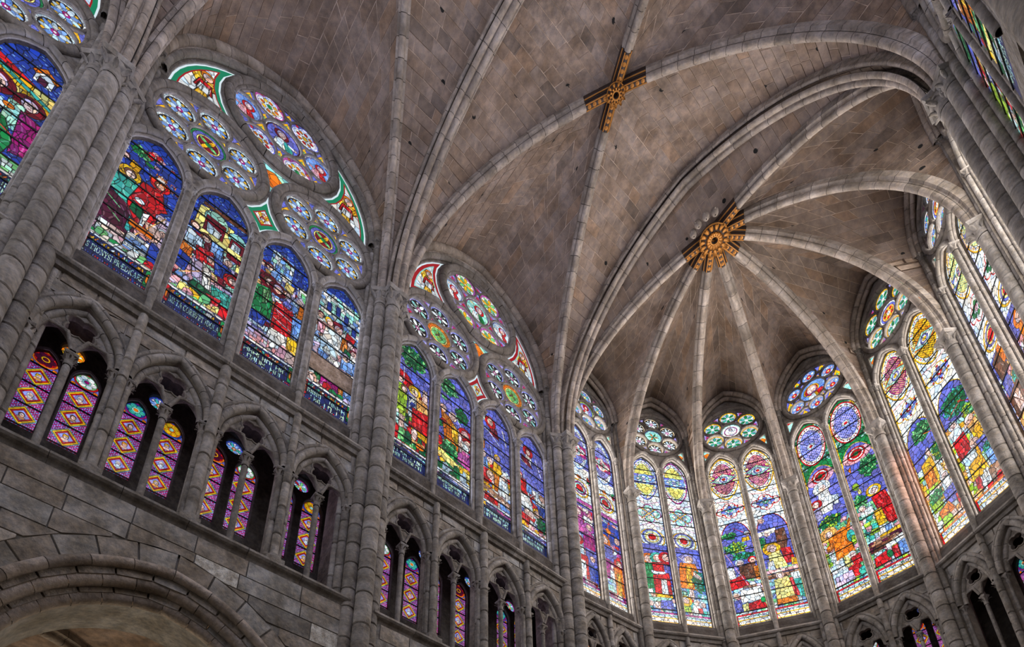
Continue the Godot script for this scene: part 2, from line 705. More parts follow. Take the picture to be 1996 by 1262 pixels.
func rib(o: Node3D, path: Array, prof: Array, core: Array, length: float, gild := 0.0, w := 0.17, d := 0.36) -> void:
	# fills the thing o with voussoirs along the path
	var ls := lengths(path)
	var total: float = ls[-1]
	var dir := Vector3(path[-1].x - path[0].x, 0, path[-1].z - path[0].z).normalized()
	var n := maxi(1, int(round(total / length)))
	var mb := MB.new()
	var fr := []
	for i in n * 2 + 1: fr.append(rib_frame(path, ls, total * i / (n * 2), dir))
	sweep(mb, core, fr)
	part(o, "mortar_core", mb.mesh(), mats.joint)
	for i in n:
		var a := total * i / n + 0.007
		var b := total * (i + 1) / n - 0.007
		var m := MB.new()
		var f := []
		for k in 4: f.append(rib_frame(path, ls, a + (b - a) * k / 3.0, dir))
		sweep(m, prof, f)
		var painted := gild > 0.0 and (a + b) / 2.0 > total - gild
		part(o, "painted_voussoir" if painted else "voussoir", m.mesh(), mats.paint if painted else pick("rib", 4))
	if gild > 0.0:
		var n0 := total * ceilf((total - gild) / total * n - 0.5) / n
		var f := []
		for k in 9: f.append(rib_frame(path, ls, n0 + (total - n0) * k / 8.0, dir))
		for sg in [-1.0, 1.0]:
			var m := MB.new()
			sweep(m, [smooth_group([Vector2(sg * w * 0.82 - 0.02, d * 0.42 + 0.012), Vector2(sg * w * 0.82, d * 0.42 + 0.045), Vector2(sg * w * 0.82 + 0.02, d * 0.42 + 0.012)])], f)
			sweep(m, [smooth_group([Vector2(sg * 0.075 - 0.016, d - 0.012), Vector2(sg * 0.075, d + 0.008), Vector2(sg * 0.075 + 0.016, d - 0.014)])], f)
			part(o, "gilded_line", m.mesh(), mats.gold)
		var cnt := int((total - n0) / 0.17)
		if not meshes.has("bead"):
			var bead := MB.new()
			for j in 8:
				var p := Vector3(cos(TAU * j / 8), 0, sin(TAU * j / 8)) * 0.058
				var q := Vector3(cos(TAU * (j + 1) / 8), 0, sin(TAU * (j + 1) / 8)) * 0.058
				bead.face([Vector3(0, 0.04, 0), p, q], (Vector3.UP + (p + q) * 6.0).normalized())
			meshes["bead"] = bead.mesh()
		for k in cnt:
			var q := rib_frame(path, ls, n0 + 0.1 + 0.17 * k, dir)
			part(o, "gilded_bead", meshes["bead"], mats.gold, Transform3D(Basis(q[1], q[2], q[1].cross(q[2])), q[0] + q[2] * (d - 0.004)))

func fall(h: float, w: float, y: float) -> float:
	# the share of the half span at which a half arch reaches the height y
	if h >= w:
		var r := (w * w + h * h) / (2.0 * w)
		return clampf((r - sqrt(maxf(0.0, r * r - y * y))) / w, 0.0, 1.0)
	return 1.0 - sqrt(maxf(0.0, 1.0 - (y / h) * (y / h)))

func half_web(parent: Node3D, f0: Vector3, fs: float, f1: Vector3, d0: Vector3, ds: float, d1: Vector3, course: float, stone: float, bulge: float, stones := true) -> void:
	# one half of a vault cell: courses run from the arch F (f0, upright to fs, then to f1) to the rib D
	var fp := arch_path(f0, f1, fs)
	var ls := lengths(fp)
	var n := maxi(4, int(round(ls[-1] / course)))
	var dw := Vector2(d1.x - d0.x, d1.z - d0.z).length()
	var fw := Vector2(f1.x - f0.x, f1.z - f0.z).length()
	var dh := d1.y - ds
	var t_stilt := fall(dh, dw, clampf(fs - ds, 0.0, dh)) if fs > ds + 0.1 else 0.0
	var A := []
	var B := []
	for i in n + 1:
		var p := along(fp, ls, ls[-1] * i / n)
		var tf := Vector2(p.x - f0.x, p.z - f0.z).length() / fw
		var td: float
		if p.y < fs and fs > ds + 0.1: td = minf(t_stilt, fall(dh, dw, clampf(p.y - ds, 0.0, dh)))
		else: td = t_stilt + (1.0 - t_stilt) * tf
		var q := d0.lerp(d1, td)
		q.y = ds + rise(td, dw, dh)
		if p.y < ds and td == 0.0: q.y = p.y
		A.append(p)
		B.append(q)
	var inside := Vector3(0, 17, (d1.z + f1.z) / 2.0)
	var shell := MB.new()
	var vs := 6
	for i in n:
		for k in vs:
			var p := []
			for c in [[i, k], [i, k + 1], [i + 1, k + 1], [i + 1, k]]: p.append(web_point(A, B, c[0], float(c[1]) / vs, bulge))
			var nn: Vector3 = (p[1] - p[0]).cross(p[3] - p[0]) + (p[2] - p[1]).cross(p[3] - p[2])
			if nn.length_squared() < 1e-10: continue
			nn = nn.normalized()
			if nn.dot(inside - p[0]) < 0.0: nn = -nn
			for j in 4: p[j] += Vector3.UP * (0.006 if stones else 0.0)
			shell.face(p, nn)
	var sh := part(parent, "vault_web", shell.mesh(), mats.mortar if stones else mats.web_1)
	if not stones: return
	for i in n:
		var w: float = ((A[i] - B[i]).length() + (A[i + 1] - B[i + 1]).length()) / 2.0
		if w < 0.22: continue
		var m := maxi(1, int(round(w / stone + rng.randf_range(-0.3, 0.3))))
		var cut := [0.0]
		for k in range(1, m): cut.append((k + rng.randf_range(-0.22, 0.22) + (0.25 if i % 2 else -0.2)) / m)
		cut.append(1.0)
		for k in m:
			var p := [web_point(A, B, i, cut[k], bulge), web_point(A, B, i, cut[k + 1], bulge), web_point(A, B, i + 1, cut[k + 1], bulge), web_point(A, B, i + 1, cut[k], bulge)]
			var mesh := slab(p, inside, 0.008, 0.05, rng.randf_range(-0.003, 0.003), 0.006)
			if mesh: part(sh, "stone", mesh, web_mat())
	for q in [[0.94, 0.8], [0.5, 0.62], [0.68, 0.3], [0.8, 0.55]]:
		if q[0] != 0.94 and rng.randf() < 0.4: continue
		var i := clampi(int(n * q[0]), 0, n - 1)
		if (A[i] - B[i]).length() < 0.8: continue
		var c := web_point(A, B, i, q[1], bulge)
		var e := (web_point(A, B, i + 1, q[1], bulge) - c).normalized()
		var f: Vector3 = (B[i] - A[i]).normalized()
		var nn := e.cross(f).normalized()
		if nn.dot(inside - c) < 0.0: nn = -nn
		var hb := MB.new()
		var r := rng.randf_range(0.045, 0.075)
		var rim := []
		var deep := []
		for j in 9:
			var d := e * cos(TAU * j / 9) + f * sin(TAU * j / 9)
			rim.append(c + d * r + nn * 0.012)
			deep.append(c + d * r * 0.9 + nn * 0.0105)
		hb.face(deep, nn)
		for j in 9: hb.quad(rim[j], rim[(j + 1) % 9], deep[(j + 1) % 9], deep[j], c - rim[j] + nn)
		part(sh, "hole_shade_disc", hb.mesh(), mats.hole)  # flat black disc on the web; the shade of a hole is painted

func web_point(A: Array, B: Array, i: int, v: float, bulge: float) -> Vector3:
	var l: float = (A[i] - B[i]).length()
	return A[i].lerp(B[i], v) + Vector3.UP * bulge * 4.0 * v * (1.0 - v) * minf(1.0, l / 3.0)

func slab(p: Array, inside: Vector3, gap: float, depth: float, proud: float, bev := 0.012) -> ArrayMesh:
	# a block with a bevelled face that looks towards the point inside
	var m := p.size()
	var c := Vector3.ZERO
	for q in p: c += q / m
	var nn := Vector3.ZERO
	for i in range(1, m - 1): nn += (p[i] - p[0]).cross(p[i + 1] - p[0])
	if nn.length() < 1e-5: return null
	nn = nn.normalized()
	if nn.dot(inside - c) < 0.0: nn = -nn
	var edge := []
	var top := []
	for i in m:
		var e1: Vector3 = (p[(i + 1) % m] - p[i])
		var e0: Vector3 = (p[(i + m - 1) % m] - p[i])
		if e1.length() < 0.02 or e0.length() < 0.02:
			edge.append(p[i].lerp(c, 0.03)); top.append(p[i].lerp(c, 0.06))
			continue
		e1 = e1.normalized()
		e0 = e0.normalized()
		var s := maxf(0.35, e1.cross(e0).length())
		var dv := (e1 + e0) / s
		edge.append(p[i] + dv * minf(gap * 0.5, 0.1))
		top.append(p[i] + dv * (gap * 0.5 + bev))
	var mb := MB.new()
	var ft := []
	for q in top: ft.append(q + nn * (bev + proud))
	mb.face(ft, nn)
	for i in m:
		var j := (i + 1) % m
		var outd: Vector3 = (edge[i] + edge[j]) / 2.0 - c
		mb.quad(ft[i], ft[j], edge[j] - nn * depth, edge[i] - nn * depth, outd + nn * 0.2)
	return mb.mesh()

const Y_T := 28.15
const Y_D := 27.95
const Y_W := 27.62
const Y_STILT := 23.65

func bay_vault(i: int, label: String, detail: bool) -> void:
	var zc: float = bay_frame(-1, i).origin.z
	var h := bay_half(i)
	var o := structure("ceiling", label)
	var key := Vector3(0, Y_D, zc)
	for sx in [-1.0, 1.0]:
		for sz in [-1.0, 1.0]:
			var d0 := Vector3(6.3 * sx, HS, zc + sz * (h - 0.22))
			var t0 := Vector3(6.1 * sx, HS, zc + sz * (h + 0.0))
			var w0 := Vector3(6.34 * sx, HS, zc + sz * (h - 0.5))
			var det: bool = detail and (i == 2 or sx < 0.0)
			half_web(o, t0, HS, Vector3(0, Y_T, zc + sz * h), d0, HS, key, 0.3, 0.62, 0.12, det)
			half_web(o, w0, Y_STILT, Vector3(6.34 * sx, Y_W, zc), d0, HS, key, 0.29, 0.64, 0.18, det)

func build_vaults() -> void:
	bay_vault(0, "ribbed stone vault cells over the bay behind the near pier", false)
	bay_vault(1, "ribbed stone vault cells over the near bay, running out of the top of the picture", true)
	bay_vault(2, "ribbed stone vault cells around the small gilded boss", true)
	# diagonal ribs
	var names := ["behind the near pier", "over the near bay", "to the small gilded boss"]
	for i in 3:
		var zc: float = bay_frame(-1, i).origin.z
		var h := bay_half(i)
		for sx in [-1.0, 1.0]:
			for sz in [1.0, -1.0]:
				var lab := "moulded diagonal rib %s, from the %s pier on the %s wall" % [names[i], "nearer" if sz > 0 else "farther", "wide-window" if sx < 0 else "opposite"]
				var o := thing("vault_rib", lab, "rib", "diagonal ribs of the straight bays")
				rib(o, arch_path(Vector3(6.3 * sx, HS + 0.05, zc + sz * (h - 0.22)), Vector3(0, Y_D, zc), HS + 0.05), rib_profile(0.17, 0.36), rib_profile(0.17, 0.36, 0.03), 0.47, 0.95 if i > 0 else 0.0)
	# transverse arches
	for i in 3:
		var z: float = [PZ[0], PZ[1], PZ[2]][i]
		for sx in [-1.0, 1.0]:
			var o := thing("transverse_arch", ["broad transverse arch springing from the nearest clustered pier", "broad transverse arch between the two straight bays", "broad double-rolled transverse arch in front of the apse"][i] + (", half over the wide-window wall" if sx < 0 else ", half over the opposite wall"), "arch", "transverse arches")
			rib(o, arch_path(Vector3(6.12 * sx, HS + 0.05, z), Vector3(0, Y_T, z), HS + 0.05), band_profile(0.27, 0.42), band_profile(0.27, 0.42, 0.03), 0.62)
	bay_boss(1)
	bay_boss(2)
	apse_vault()

func apse_vault() -> void:
	var o := structure("ceiling", "ribbed stone vault cells of the apse around the large gilded boss")
	var key := AKEY + Vector3(0, 0.25, 0)
	var starts := []
	for k in 8:
		var p := apse_vertex(k)
		var out_dir := Vector3(p.x, 0, p.z - AC.z).normalized()
		p += out_dir * 0.12
		if k == 0 or k == 7: p = Vector3(6.25 * signf(p.x), 0, PZ[2] - 0.25)
		p.y = HS if k == 0 or k == 7 else HA
		starts.append(p)
	for k in 8:
		var st: float = starts[k].y + (0.6 if k == 0 or k == 7 else 0.0)
		var r := thing("vault_rib", "moulded apse rib running to the large gilded boss, %s counted from the wide-window wall" % ["first", "second", "third", "fourth", "fifth", "sixth", "seventh", "eighth"][k], "rib", "ribs of the apse vault")
		rib(r, arch_path(starts[k] + Vector3(0, 0.05, 0), key, st + 0.05), rib_profile(0.17, 0.36), rib_profile(0.17, 0.36, 0.03), 0.55, 1.15)
	for k in 7:
		var t := apse_frame(k)
		var hw := 1.38
		for s in [-1, 1]:
			var j := k if s < 0 else k + 1
			var st: float = starts[j].y + (0.6 if j == 0 or j == 7 else 0.0)
			half_web(o, t * Vector3(hw * s, HA, -0.14), 24.2, t * Vector3(0, 26.5, -0.14), starts[j], st, key, 0.3, 0.62, 0.06, k < 7)
	for sx in [-1.0, 1.0]:
		var j := 0 if sx < 0 else 7
		half_web(o, Vector3(6.1 * sx, HS, PZ[2]), HS, Vector3(0, Y_T, PZ[2]), starts[j], HS + 0.6, key, 0.36, 0.55, 0.02)
	apse_boss()

func leaf(mb: MB, base: Vector3, out_dir: Vector3, up: Vector3, l: float, w: float, th: float) -> void:
	# a curled lobe: a tapered tongue that bends towards up at its tip
	var side := out_dir.cross(up).normalized()
	var rows := []
	var norms := []
	for i in 6:
		var f := i / 5.0
		var c := base + out_dir * l * sin(f * 1.7) / 1.0 + up * l * (0.75 * f * f)
		var ww := w * sin(PI * (0.18 + 0.74 * f)) 
		var tt := th * (1.0 - 0.5 * f)
		var r := []
		var nn := []
		for j in 7:
			var a := TAU * j / 6
			var q := side * cos(a) * ww + (up * cos(f * 1.2) - out_dir * sin(f * 1.2)) * sin(a) * tt
			r.append(c + q)
			nn.append((side * cos(a) / ww + (up * cos(f * 1.2) - out_dir * sin(f * 1.2)) * sin(a) / tt).normalized())
		rows.append(r); norms.append(nn)
	mb.grid(rows, norms)

func bay_boss(i: int) -> void:
	var zc: float = bay_frame(-1, i).origin.z
	var o := thing("vault_boss", ["", "gilded openwork boss at the crossing of the near bay's ribs", "small gilded leaf boss with dark hole at the crossing of four ribs"][i], "boss", "gilded vault bosses", Transform3D(Basis.IDENTITY, Vector3(0, Y_D - 0.43, zc)))
	boss(o, 0.29, 11, 0.075)

func boss(o: Node3D, r: float, n: int, hole: float) -> void:
	var mb := MB.new()
	lathe(mb, [[[r * 0.62, 0.3], [r * 0.86, 0.22], [r * 0.9, 0.08], [r * 0.8, 0.0]], [[r * 0.8, 0.0], [r * 0.55, -0.05], [hole + 0.06, -0.04], [hole, 0.02], [hole, 0.3]]], 24)
	# the profile runs downwards here, so turn its normals outwards by the sign of the way
	part(o, "ring", fix_normals(mb), mats.paint)
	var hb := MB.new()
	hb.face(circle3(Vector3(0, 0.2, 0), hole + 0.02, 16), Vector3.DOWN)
	part(o, "dark_hole", hb.mesh(), mats.hole)  # black disc closing the bore; its colour stands for the dark depth
	for k in n:
		var a := TAU * k / n
		var d := Vector3(cos(a), 0, sin(a))
		var l := MB.new()
		leaf(l, d * r * 0.6 + Vector3(0, -0.04, 0), d, Vector3.DOWN * 0.6 + d * 0.2, r * 0.36, r * 0.135, r * 0.09)
		part(o, "gilded_leaf", l.mesh(), mats.gold)
		var b := MB.new()
		leaf(b, d.rotated(Vector3.UP, PI / n) * (hole + 0.05) + Vector3(0, -0.05, 0), d.rotated(Vector3.UP, PI / n), Vector3.DOWN, r * 0.24, r * 0.12, r * 0.09)
		part(o, "gilded_leaf", b.mesh(), mats.gold)
	var ring := MB.new()
	torus(ring, r * 0.9, r * 0.06, Vector3(0, 0.06, 0))
	torus(ring, hole + 0.03, 0.025, Vector3(0, -0.06, 0))
	part(o, "gilded_rim", ring.mesh(), mats.gold)

func torus(mb: MB, R: float, r: float, c: Vector3, seg := 28) -> void:
	var rows := []
	var norms := []
	for i in seg + 1:
		var a := TAU * i / seg
		var d := Vector3(cos(a), 0, sin(a))
		var ro := []
		var nn := []
		for j in 9:
			var b := TAU * j / 8
			var q := d * cos(b) + Vector3.UP * sin(b)
			ro.append(c + d * R + q * r)
			nn.append(q)
		rows.append(ro); norms.append(nn)
	mb.grid(rows, norms)

func fix_normals(mb: MB) -> ArrayMesh:
	# rebuilds the normals of a lathed ring from its faces, looking away from the ring's core
	var m := MB.new()
	for i in range(0, mb.ix.size(), 3):
		var a := mb.v[mb.ix[i]]
		var b := mb.v[mb.ix[i + 1]]
		var c := mb.v[mb.ix[i + 2]]
		var g := (a + b + c) / 3.0
		var flat := Vector3(g.x, 0, g.z)
		var core := flat.normalized() * (0.3 if flat.length() > 0.0 else 0.0) + Vector3(0, 0.14, 0)
		var nn := (b - a).cross(c - a)
		if nn.length_squared() < 1e-14: continue
		nn = nn.normalized()
		if nn.dot(g - core) < 0.0: nn = -nn
		m.face([a, b, c], nn)
	return m.mesh()

func circle3(c: Vector3, r: float, n: int) -> Array:
	var out := []
	for i in n: out.append(c + Vector3(cos(TAU * i / n), 0, sin(TAU * i / n)) * r)
	return out

func apse_boss() -> void:
	var o := thing("vault_boss", "large gilded wreath boss with dark hole where the eight apse ribs meet", "boss", "gilded vault bosses", Transform3D(Basis.IDENTITY, AKEY + Vector3(0, -0.2, 0)))
	boss(o, 0.5, 15, 0.1)
	for k in 4:
		# small carved heads on the side towards the straight bays
		var a := PI * 0.5 + (k - 1.5) * 0.42
		var t := Transform3D(Basis(Vector3.UP, -a + PI / 2.0), Vector3(cos(a) * 0.7, 0.24, sin(a) * 0.7))
		var mb := MB.new()
		lathe(mb, [[[0.02, -0.17], [0.075, -0.15], [0.115, -0.06], [0.125, 0.03], [0.11, 0.11], [0.06, 0.17], [0.01, 0.185]]], 12)
		var nose := MB.new()
		nose.face([Vector3(-0.025, -0.03, 0.11), Vector3(0.025, -0.03, 0.11), Vector3(0, -0.035, 0.165)], Vector3.DOWN)
		nose.face([Vector3(-0.025, -0.03, 0.11), Vector3(0, -0.035, 0.165), Vector3(0, 0.06, 0.115)], Vector3(-1, 0.2, 0.4).normalized())
		nose.face([Vector3(0.025, -0.03, 0.11), Vector3(0, -0.035, 0.165), Vector3(0, 0.06, 0.115)], Vector3(1, 0.2, 0.4).normalized())
		var head := part(o, "carved_head", mb.mesh(), mats.rib_1, t)
		part(head, "nose", nose.mesh(), mats.rib_1)

# ---------------------------------------------------------------- piers
func drum_mesh(r: float) -> ArrayMesh:
	var key := "drum%.3f" % r
	if not meshes.has(key):
		var mb := MB.new()
		lathe(mb, [[[r - 0.02, 0.0], [r, 0.03]], [[r, 0.03], [r, 0.97]], [[r, 0.97], [r - 0.02, 1.0]]], 14)
		meshes[key] = mb.mesh()
	return meshes[key]

func core_mesh(r: float) -> ArrayMesh:
	var key := "core%.3f" % r
	if not meshes.has(key):
		var mb := MB.new()
		lathe(mb, [[[r, 0.0], [r, 1.0]]], 12)
		meshes[key] = mb.mesh()
	return meshes[key]

func shaft(o: Node3D, called: String, u: float, z: float, r: float, y0: float, y1: float, drum := 0.62, drums_from := 4.0) -> Node3D:
	var s := part(o, called, core_mesh(r - 0.022), mats.joint, Transform3D(Basis.IDENTITY.scaled(Vector3(1, y1 - y0, 1)), Vector3(u, y0, z)))
	# the drums are children of the shaft's core; undo its stretch
	var inv := 1.0 / (y1 - y0)
	var a := maxf(y0, drums_from)
	if a > y0 + 0.1:
		part(s, "lower_shaft", drum_mesh(r), pick("shaft", 4), Transform3D(Basis.IDENTITY.scaled(Vector3(1, (a - y0 - 0.01) * inv, 1)), Vector3.ZERO))
	var n := maxi(1, int(round((y1 - a) / drum)))
	var cuts := [a]
	for i in range(1, n): cuts.append(a + (y1 - a) * (i + rng.randf_range(-0.2, 0.2)) / n)
	cuts.append(y1)
	for i in n:
		var h: float = cuts[i + 1] - cuts[i] - 0.016
		var t := Transform3D(Basis(Vector3.UP, rng.randf() * 0.3).scaled(Vector3(1, h * inv, 1)), Vector3(0, (cuts[i] + 0.008 - y0) * inv, 0))
		part(s, "drum", drum_mesh(r * rng.randf_range(0.985, 1.015) if r > 0.15 and false else r), pick("shaft", 4), t)
	return s

func capital(o: Node3D, u: float, y: float, z: float, r: float, h: float, turn := 0.0, abacus := true) -> Node3D:
	# its abacus top lies at y
	var key := "cap%.3f_%.3f" % [r, h]
	if not meshes.has(key):
		var bell := MB.new()
		lathe(bell, [[[r * 1.0, -h], [r * 1.16, -h + 0.02], [r * 1.16, -h + 0.06], [r * 1.02, -h + 0.085]], [[r * 1.02, -h + 0.085], [r * 1.06, -h * 0.62], [r * 1.22, -h * 0.38], [r * 1.5, -h * 0.2]]], 16)
		var ab := MB.new()
		var w := r * 1.72
		for s in [[w, -h * 0.2, -h * 0.1, w * 0.86], [w, -h * 0.1, 0.0, w]]:
			var lo := []
			var hi := []
			for q in [[-1, -1], [1, -1], [1, 1], [-1, 1]]:
				lo.append(Vector3(q[0] * s[3], s[1], q[1] * s[3]))
				hi.append(Vector3(q[0] * s[0], s[2], q[1] * s[0]))
			for i in 4:
				var j := (i + 1) % 4
				ab.quad(lo[i], lo[j], hi[j], hi[i], lo[i] + lo[j] - Vector3(0, lo[i].y * 2.0, 0))
			ab.face(lo, Vector3.DOWN)
			ab.face(hi, Vector3.UP)
		var cr := MB.new()
		leaf(cr, Vector3(r * 1.0, -h * 0.62, 0), (Vector3.UP * 0.9 + Vector3(0.45, 0, 0)).normalized(), Vector3(0.55, -0.25, 0), h * 0.3, r * 0.27, r * 0.13)
		var cc := MB.new()
		var dd := Vector3(1, 0, 1).normalized()
		leaf(cc, dd * r * 1.06 + Vector3(0, -h * 0.56, 0), (Vector3.UP * 0.8 + dd * 0.6).normalized(), dd * 0.6 + Vector3(0, -0.3, 0), h * 0.34, r * 0.3, r * 0.15)
		meshes[key] = [bell.mesh(), ab.mesh(), cr.mesh(), cc.mesh()]
	var m: Array = meshes[key]
	var c := part(o, "capital", m[0], pick("shaft", 2), Transform3D(Basis(Vector3.UP, turn), Vector3(u, y, z)))
	if abacus: part(c, "abacus", m[1], pick("shaft", 2))
	for k in 4:
		part(c, "crocket", m[3], mats.shaft_0, Transform3D(Basis(Vector3.UP, PI / 2.0 * k), Vector3.ZERO))
		part(c, "crocket", m[2], mats.shaft_1, Transform3D(Basis(Vector3.UP, PI / 2.0 * k), Vector3.ZERO))
	return c

func base_block(o: Node3D, u: float, y: float, z: float, r: float) -> void:
	# a moulded base on a square plinth, whose foot is at y
	var key := "base%.3f" % r
	if not meshes.has(key):
		var mb := MB.new()
		lathe(mb, [[[r * 1.5, 0.14], [r * 1.62, 0.17], [r * 1.5, 0.2], [r * 1.2, 0.23], [r * 1.28, 0.26], [r * 1.0, 0.3]]], 14)
		mb.box(Vector3(-r * 1.6, 0, -r * 1.6), Vector3(r * 1.6, 0.15, r * 1.6))
		meshes[key] = mb.mesh()
	part(o, "moulded_base", meshes[key], mats.shaft_1, Transform3D(Basis.IDENTITY, Vector3(u, y, z)))

func straight_pier(t: Transform3D, label: String, detail: bool) -> void:
	var o := thing("clustered_pier", label, "pier", "", t)
	var df := 4.5 if detail else 22.0
	shaft(o, "shaft", 0, 0, 0.2, FLOOR, HS - 0.62, 0.66, df)
	capital(o, 0, HS, 0, 0.2, 0.62)
	for s in [-1.0, 1.0]:
		shaft(o, "shaft", 0.3 * s, -0.19, 0.165, FLOOR, HS - 0.55, 0.62, df)
		capital(o, 0.3 * s, HS, -0.19, 0.165, 0.55, 0.6 * s)
		shaft(o, "slender_shaft", 0.5 * s, -0.37, 0.105, FLOOR, 23.4, 0.7, df)
		capital(o, 0.5 * s, 23.7, -0.37, 0.105, 0.32)
		shaft(o, "slender_shaft", 0.615 * s, -0.5, 0.075, 9.8, 23.3, 0.8, df)
	var mb := MB.new()
	mb.box(Vector3(-0.42, FLOOR, -1.3), Vector3(0.42, 27.2, -0.2))
	mb.box(Vector3(-0.6, FLOOR, -1.3), Vector3(0.6, 27.2, -0.44))
	part(o, "pier_core", mb.mesh(), mats.ashlar_3)

func apse_pier(k: int) -> void:
	var p := apse_vertex(k)
	var inw := Vector3(-p.x, 0, AC.z - p.z).normalized()
	var u := Vector3.UP.cross(inw)
	var t := Transform3D(Basis(u, Vector3.UP, inw), Vector3(p.x, 0, p.z))
	var ord: String = ["", "first", "second", "third", "fourth", "fifth", "sixth"][k]
	var o := thing("clustered_pier", "slim clustered pier between apse windows, %s from the wide-window wall" % ord, "pier", "piers of the apse", t)
	var df := 9.0
	shaft(o, "shaft", 0, 0, 0.165, FLOOR, HA - 0.55, 0.62, df)
	capital(o, 0, HA, 0, 0.165, 0.55)
	for s in [-1.0, 1.0]:
		shaft(o, "slender_shaft", 0.2 * s, -0.13, 0.085, FLOOR, 24.0, 0.7, df)
		capital(o, 0.2 * s, 24.25, -0.13, 0.085, 0.26)
		shaft(o, "slender_shaft", 0.33 * s, -0.28, 0.07, 9.8, 23.9, 0.7, df)
		capital(o, 0.33 * s, 24.15, -0.28, 0.07, 0.22)
	var mb := MB.new()
	mb.box(Vector3(-0.26, FLOOR, -1.1), Vector3(0.26, 26.0, -0.14))
	part(o, "pier_core", mb.mesh(), mats.ashlar_3)

func build_piers() -> void:
	var nm := ["massive clustered pier nearest the camera on the wide-window wall", "tall clustered pier between the two bays of four-light windows", "clustered pier where the straight wall meets the apse, on the far side"]
	var nr := ["unlit clustered pier beside the camera on the right-hand wall", "shadowed clustered pier facing the one between the two bays", "dark clustered pier in the upper right corner, carrying the broad arch"]
	for side in [-1, 1]:
		for i in 3:
			var u := Vector3(0, 0, side)
			var t := Transform3D(Basis(u, Vector3.UP, u.cross(Vector3.UP)), Vector3(6.0 * side, 0, PZ[i]))
			straight_pier(t, nm[i] if side < 0 else nr[i], side < 0 or i == 2)
	for k in range(1, 7): apse_pier(k)

# ---------------------------------------------------------------- windows
const ZP := -0.52     # front of the tracery
const ZQ := -0.66     # its back
const ZG := -0.58     # the glass

var window_no := 0
var trim_no := 0

func window_node(label: String, t: Transform3D) -> Node3D:
	window_no += 1
	return structure("window_%d" % window_no, label, t)

func trim_node(label: String, t: Transform3D) -> Node3D:
	trim_no += 1
	return structure("trim_%d" % trim_no, label, t)

func pane_quad(u0: float, u1: float, y0: float, y1: float, z: float, v0: float, v1: float) -> ArrayMesh:
	var mb := MB.new()
	var n := Vector3(0, 0, 1)
	var a := mb.add(Vector3(u0, y0, z), n, Vector2(0, v1))
	var b := mb.add(Vector3(u1, y0, z), n, Vector2(1, v1))
	var c := mb.add(Vector3(u1, y1, z), n, Vector2(1, v0))
	var d := mb.add(Vector3(u0, y1, z), n, Vector2(0, v0))
	mb.tri(a, b, c)
	mb.tri(a, c, d)
	return mb.mesh()

func lancet(o: Node3D, mat: Material, cx: float, half: float, y0: float, y1: float, zg: float, bars: int, called := "lancet_light", skip := -1, at := []) -> Node3D:
	# a light of rectangular panes between iron saddle bars
	var l := child(o, called)
	var cuts := [y0]
	for i in range(1, bars + 1): cuts.append(y0 + (y1 - y0) * i / (bars + 1.0))
	if at.size():
		cuts = [y0]
		for q in at: cuts.append(q)
		bars = at.size()
	cuts.append(y1)
	for i in bars + 1:
		var a: float = cuts[i]
		var b: float = cuts[i + 1]
		if i == skip:
			var mb := MB.new()
			mb.box(Vector3(cx - half, a, zg - 0.02), Vector3(cx + half, b, zg + 0.02))
			tag(part(l, "wooden_panel", mb.mesh(), mats.board), "plain brown panel that replaces the glass")
		else:
			part(l, "pane", pane_quad(cx - half, cx + half, a, b, zg, (y1 - b) / (y1 - y0), (y1 - a) / (y1 - y0)), mat)
		if i > 0:
			var mb := MB.new()
			mb.box(Vector3(cx - half, a - 0.015, zg + 0.005), Vector3(cx + half, a + 0.015, zg + 0.028))
			part(l, "saddle_bar", mb.mesh(), mats.iron)
	return l

func disc(o: Node3D, called: String, c: Vector2, r: float, z: float, tile: int, turn := 0.0, mat_key := "atlas") -> void:
	var mb := MB.new()
	var uv := tile_uv(tile)
	var n := Vector3(0, 0, 1)
	mb.add(Vector3(c.x, c.y, z), n, uv)
	var m := 20
	for i in m + 1:
		var a := TAU * i / m
		var b := a - turn
		mb.add(Vector3(c.x + cos(a) * r, c.y + sin(a) * r, z), n, uv + Vector2(cos(b) * 0.5 / ATLAS_X, -sin(b) * 0.5 / ATLAS_Y) * 0.97)
	for i in m: mb.tri(0, 1 + i, 2 + i)
	part(o, called, mb.mesh(), mats[mat_key])

func poly_pane(o: Node3D, called: String, poly: PackedVector2Array, z: float, mat: Material, tile := -1) -> void:
	var mb := MB.new()
	var n := Vector3(0, 0, 1)
	var lo := poly[0]
	var hi := poly[0]
	for p in poly:
		lo = Vector2(minf(lo.x, p.x), minf(lo.y, p.y))
		hi = Vector2(maxf(hi.x, p.x), maxf(hi.y, p.y))
	var s := maxf(hi.x - lo.x, hi.y - lo.y)
	var c := (lo + hi) / 2.0
	for p in poly:
		var q := (p - c) / s
		var uv := Vector2(q.x + 0.5, 0.5 - q.y) if tile < 0 else tile_uv(tile) + Vector2(q.x / ATLAS_X, -q.y / ATLAS_Y) * 0.9
		mb.add(Vector3(p.x, p.y, z), n, uv)
	var ids := Geometry2D.triangulate_polygon(poly)
	for i in range(0, ids.size(), 3): mb.tri(ids[i], ids[i + 1], ids[i + 2])
	part(o, called, mb.mesh(), mat)

func shrink(p: PackedVector2Array, d: float) -> PackedVector2Array:
	var r := Geometry2D.offset_polygon(p, -d)
	var best := PackedVector2Array()
	for q in r:
		if area(q) > area(best): best = q
	return best

func area(p: PackedVector2Array) -> float:
	var s := 0.0
	for i in p.size(): s += p[i].cross(p[(i + 1) % p.size()])
	return absf(s) / 2.0

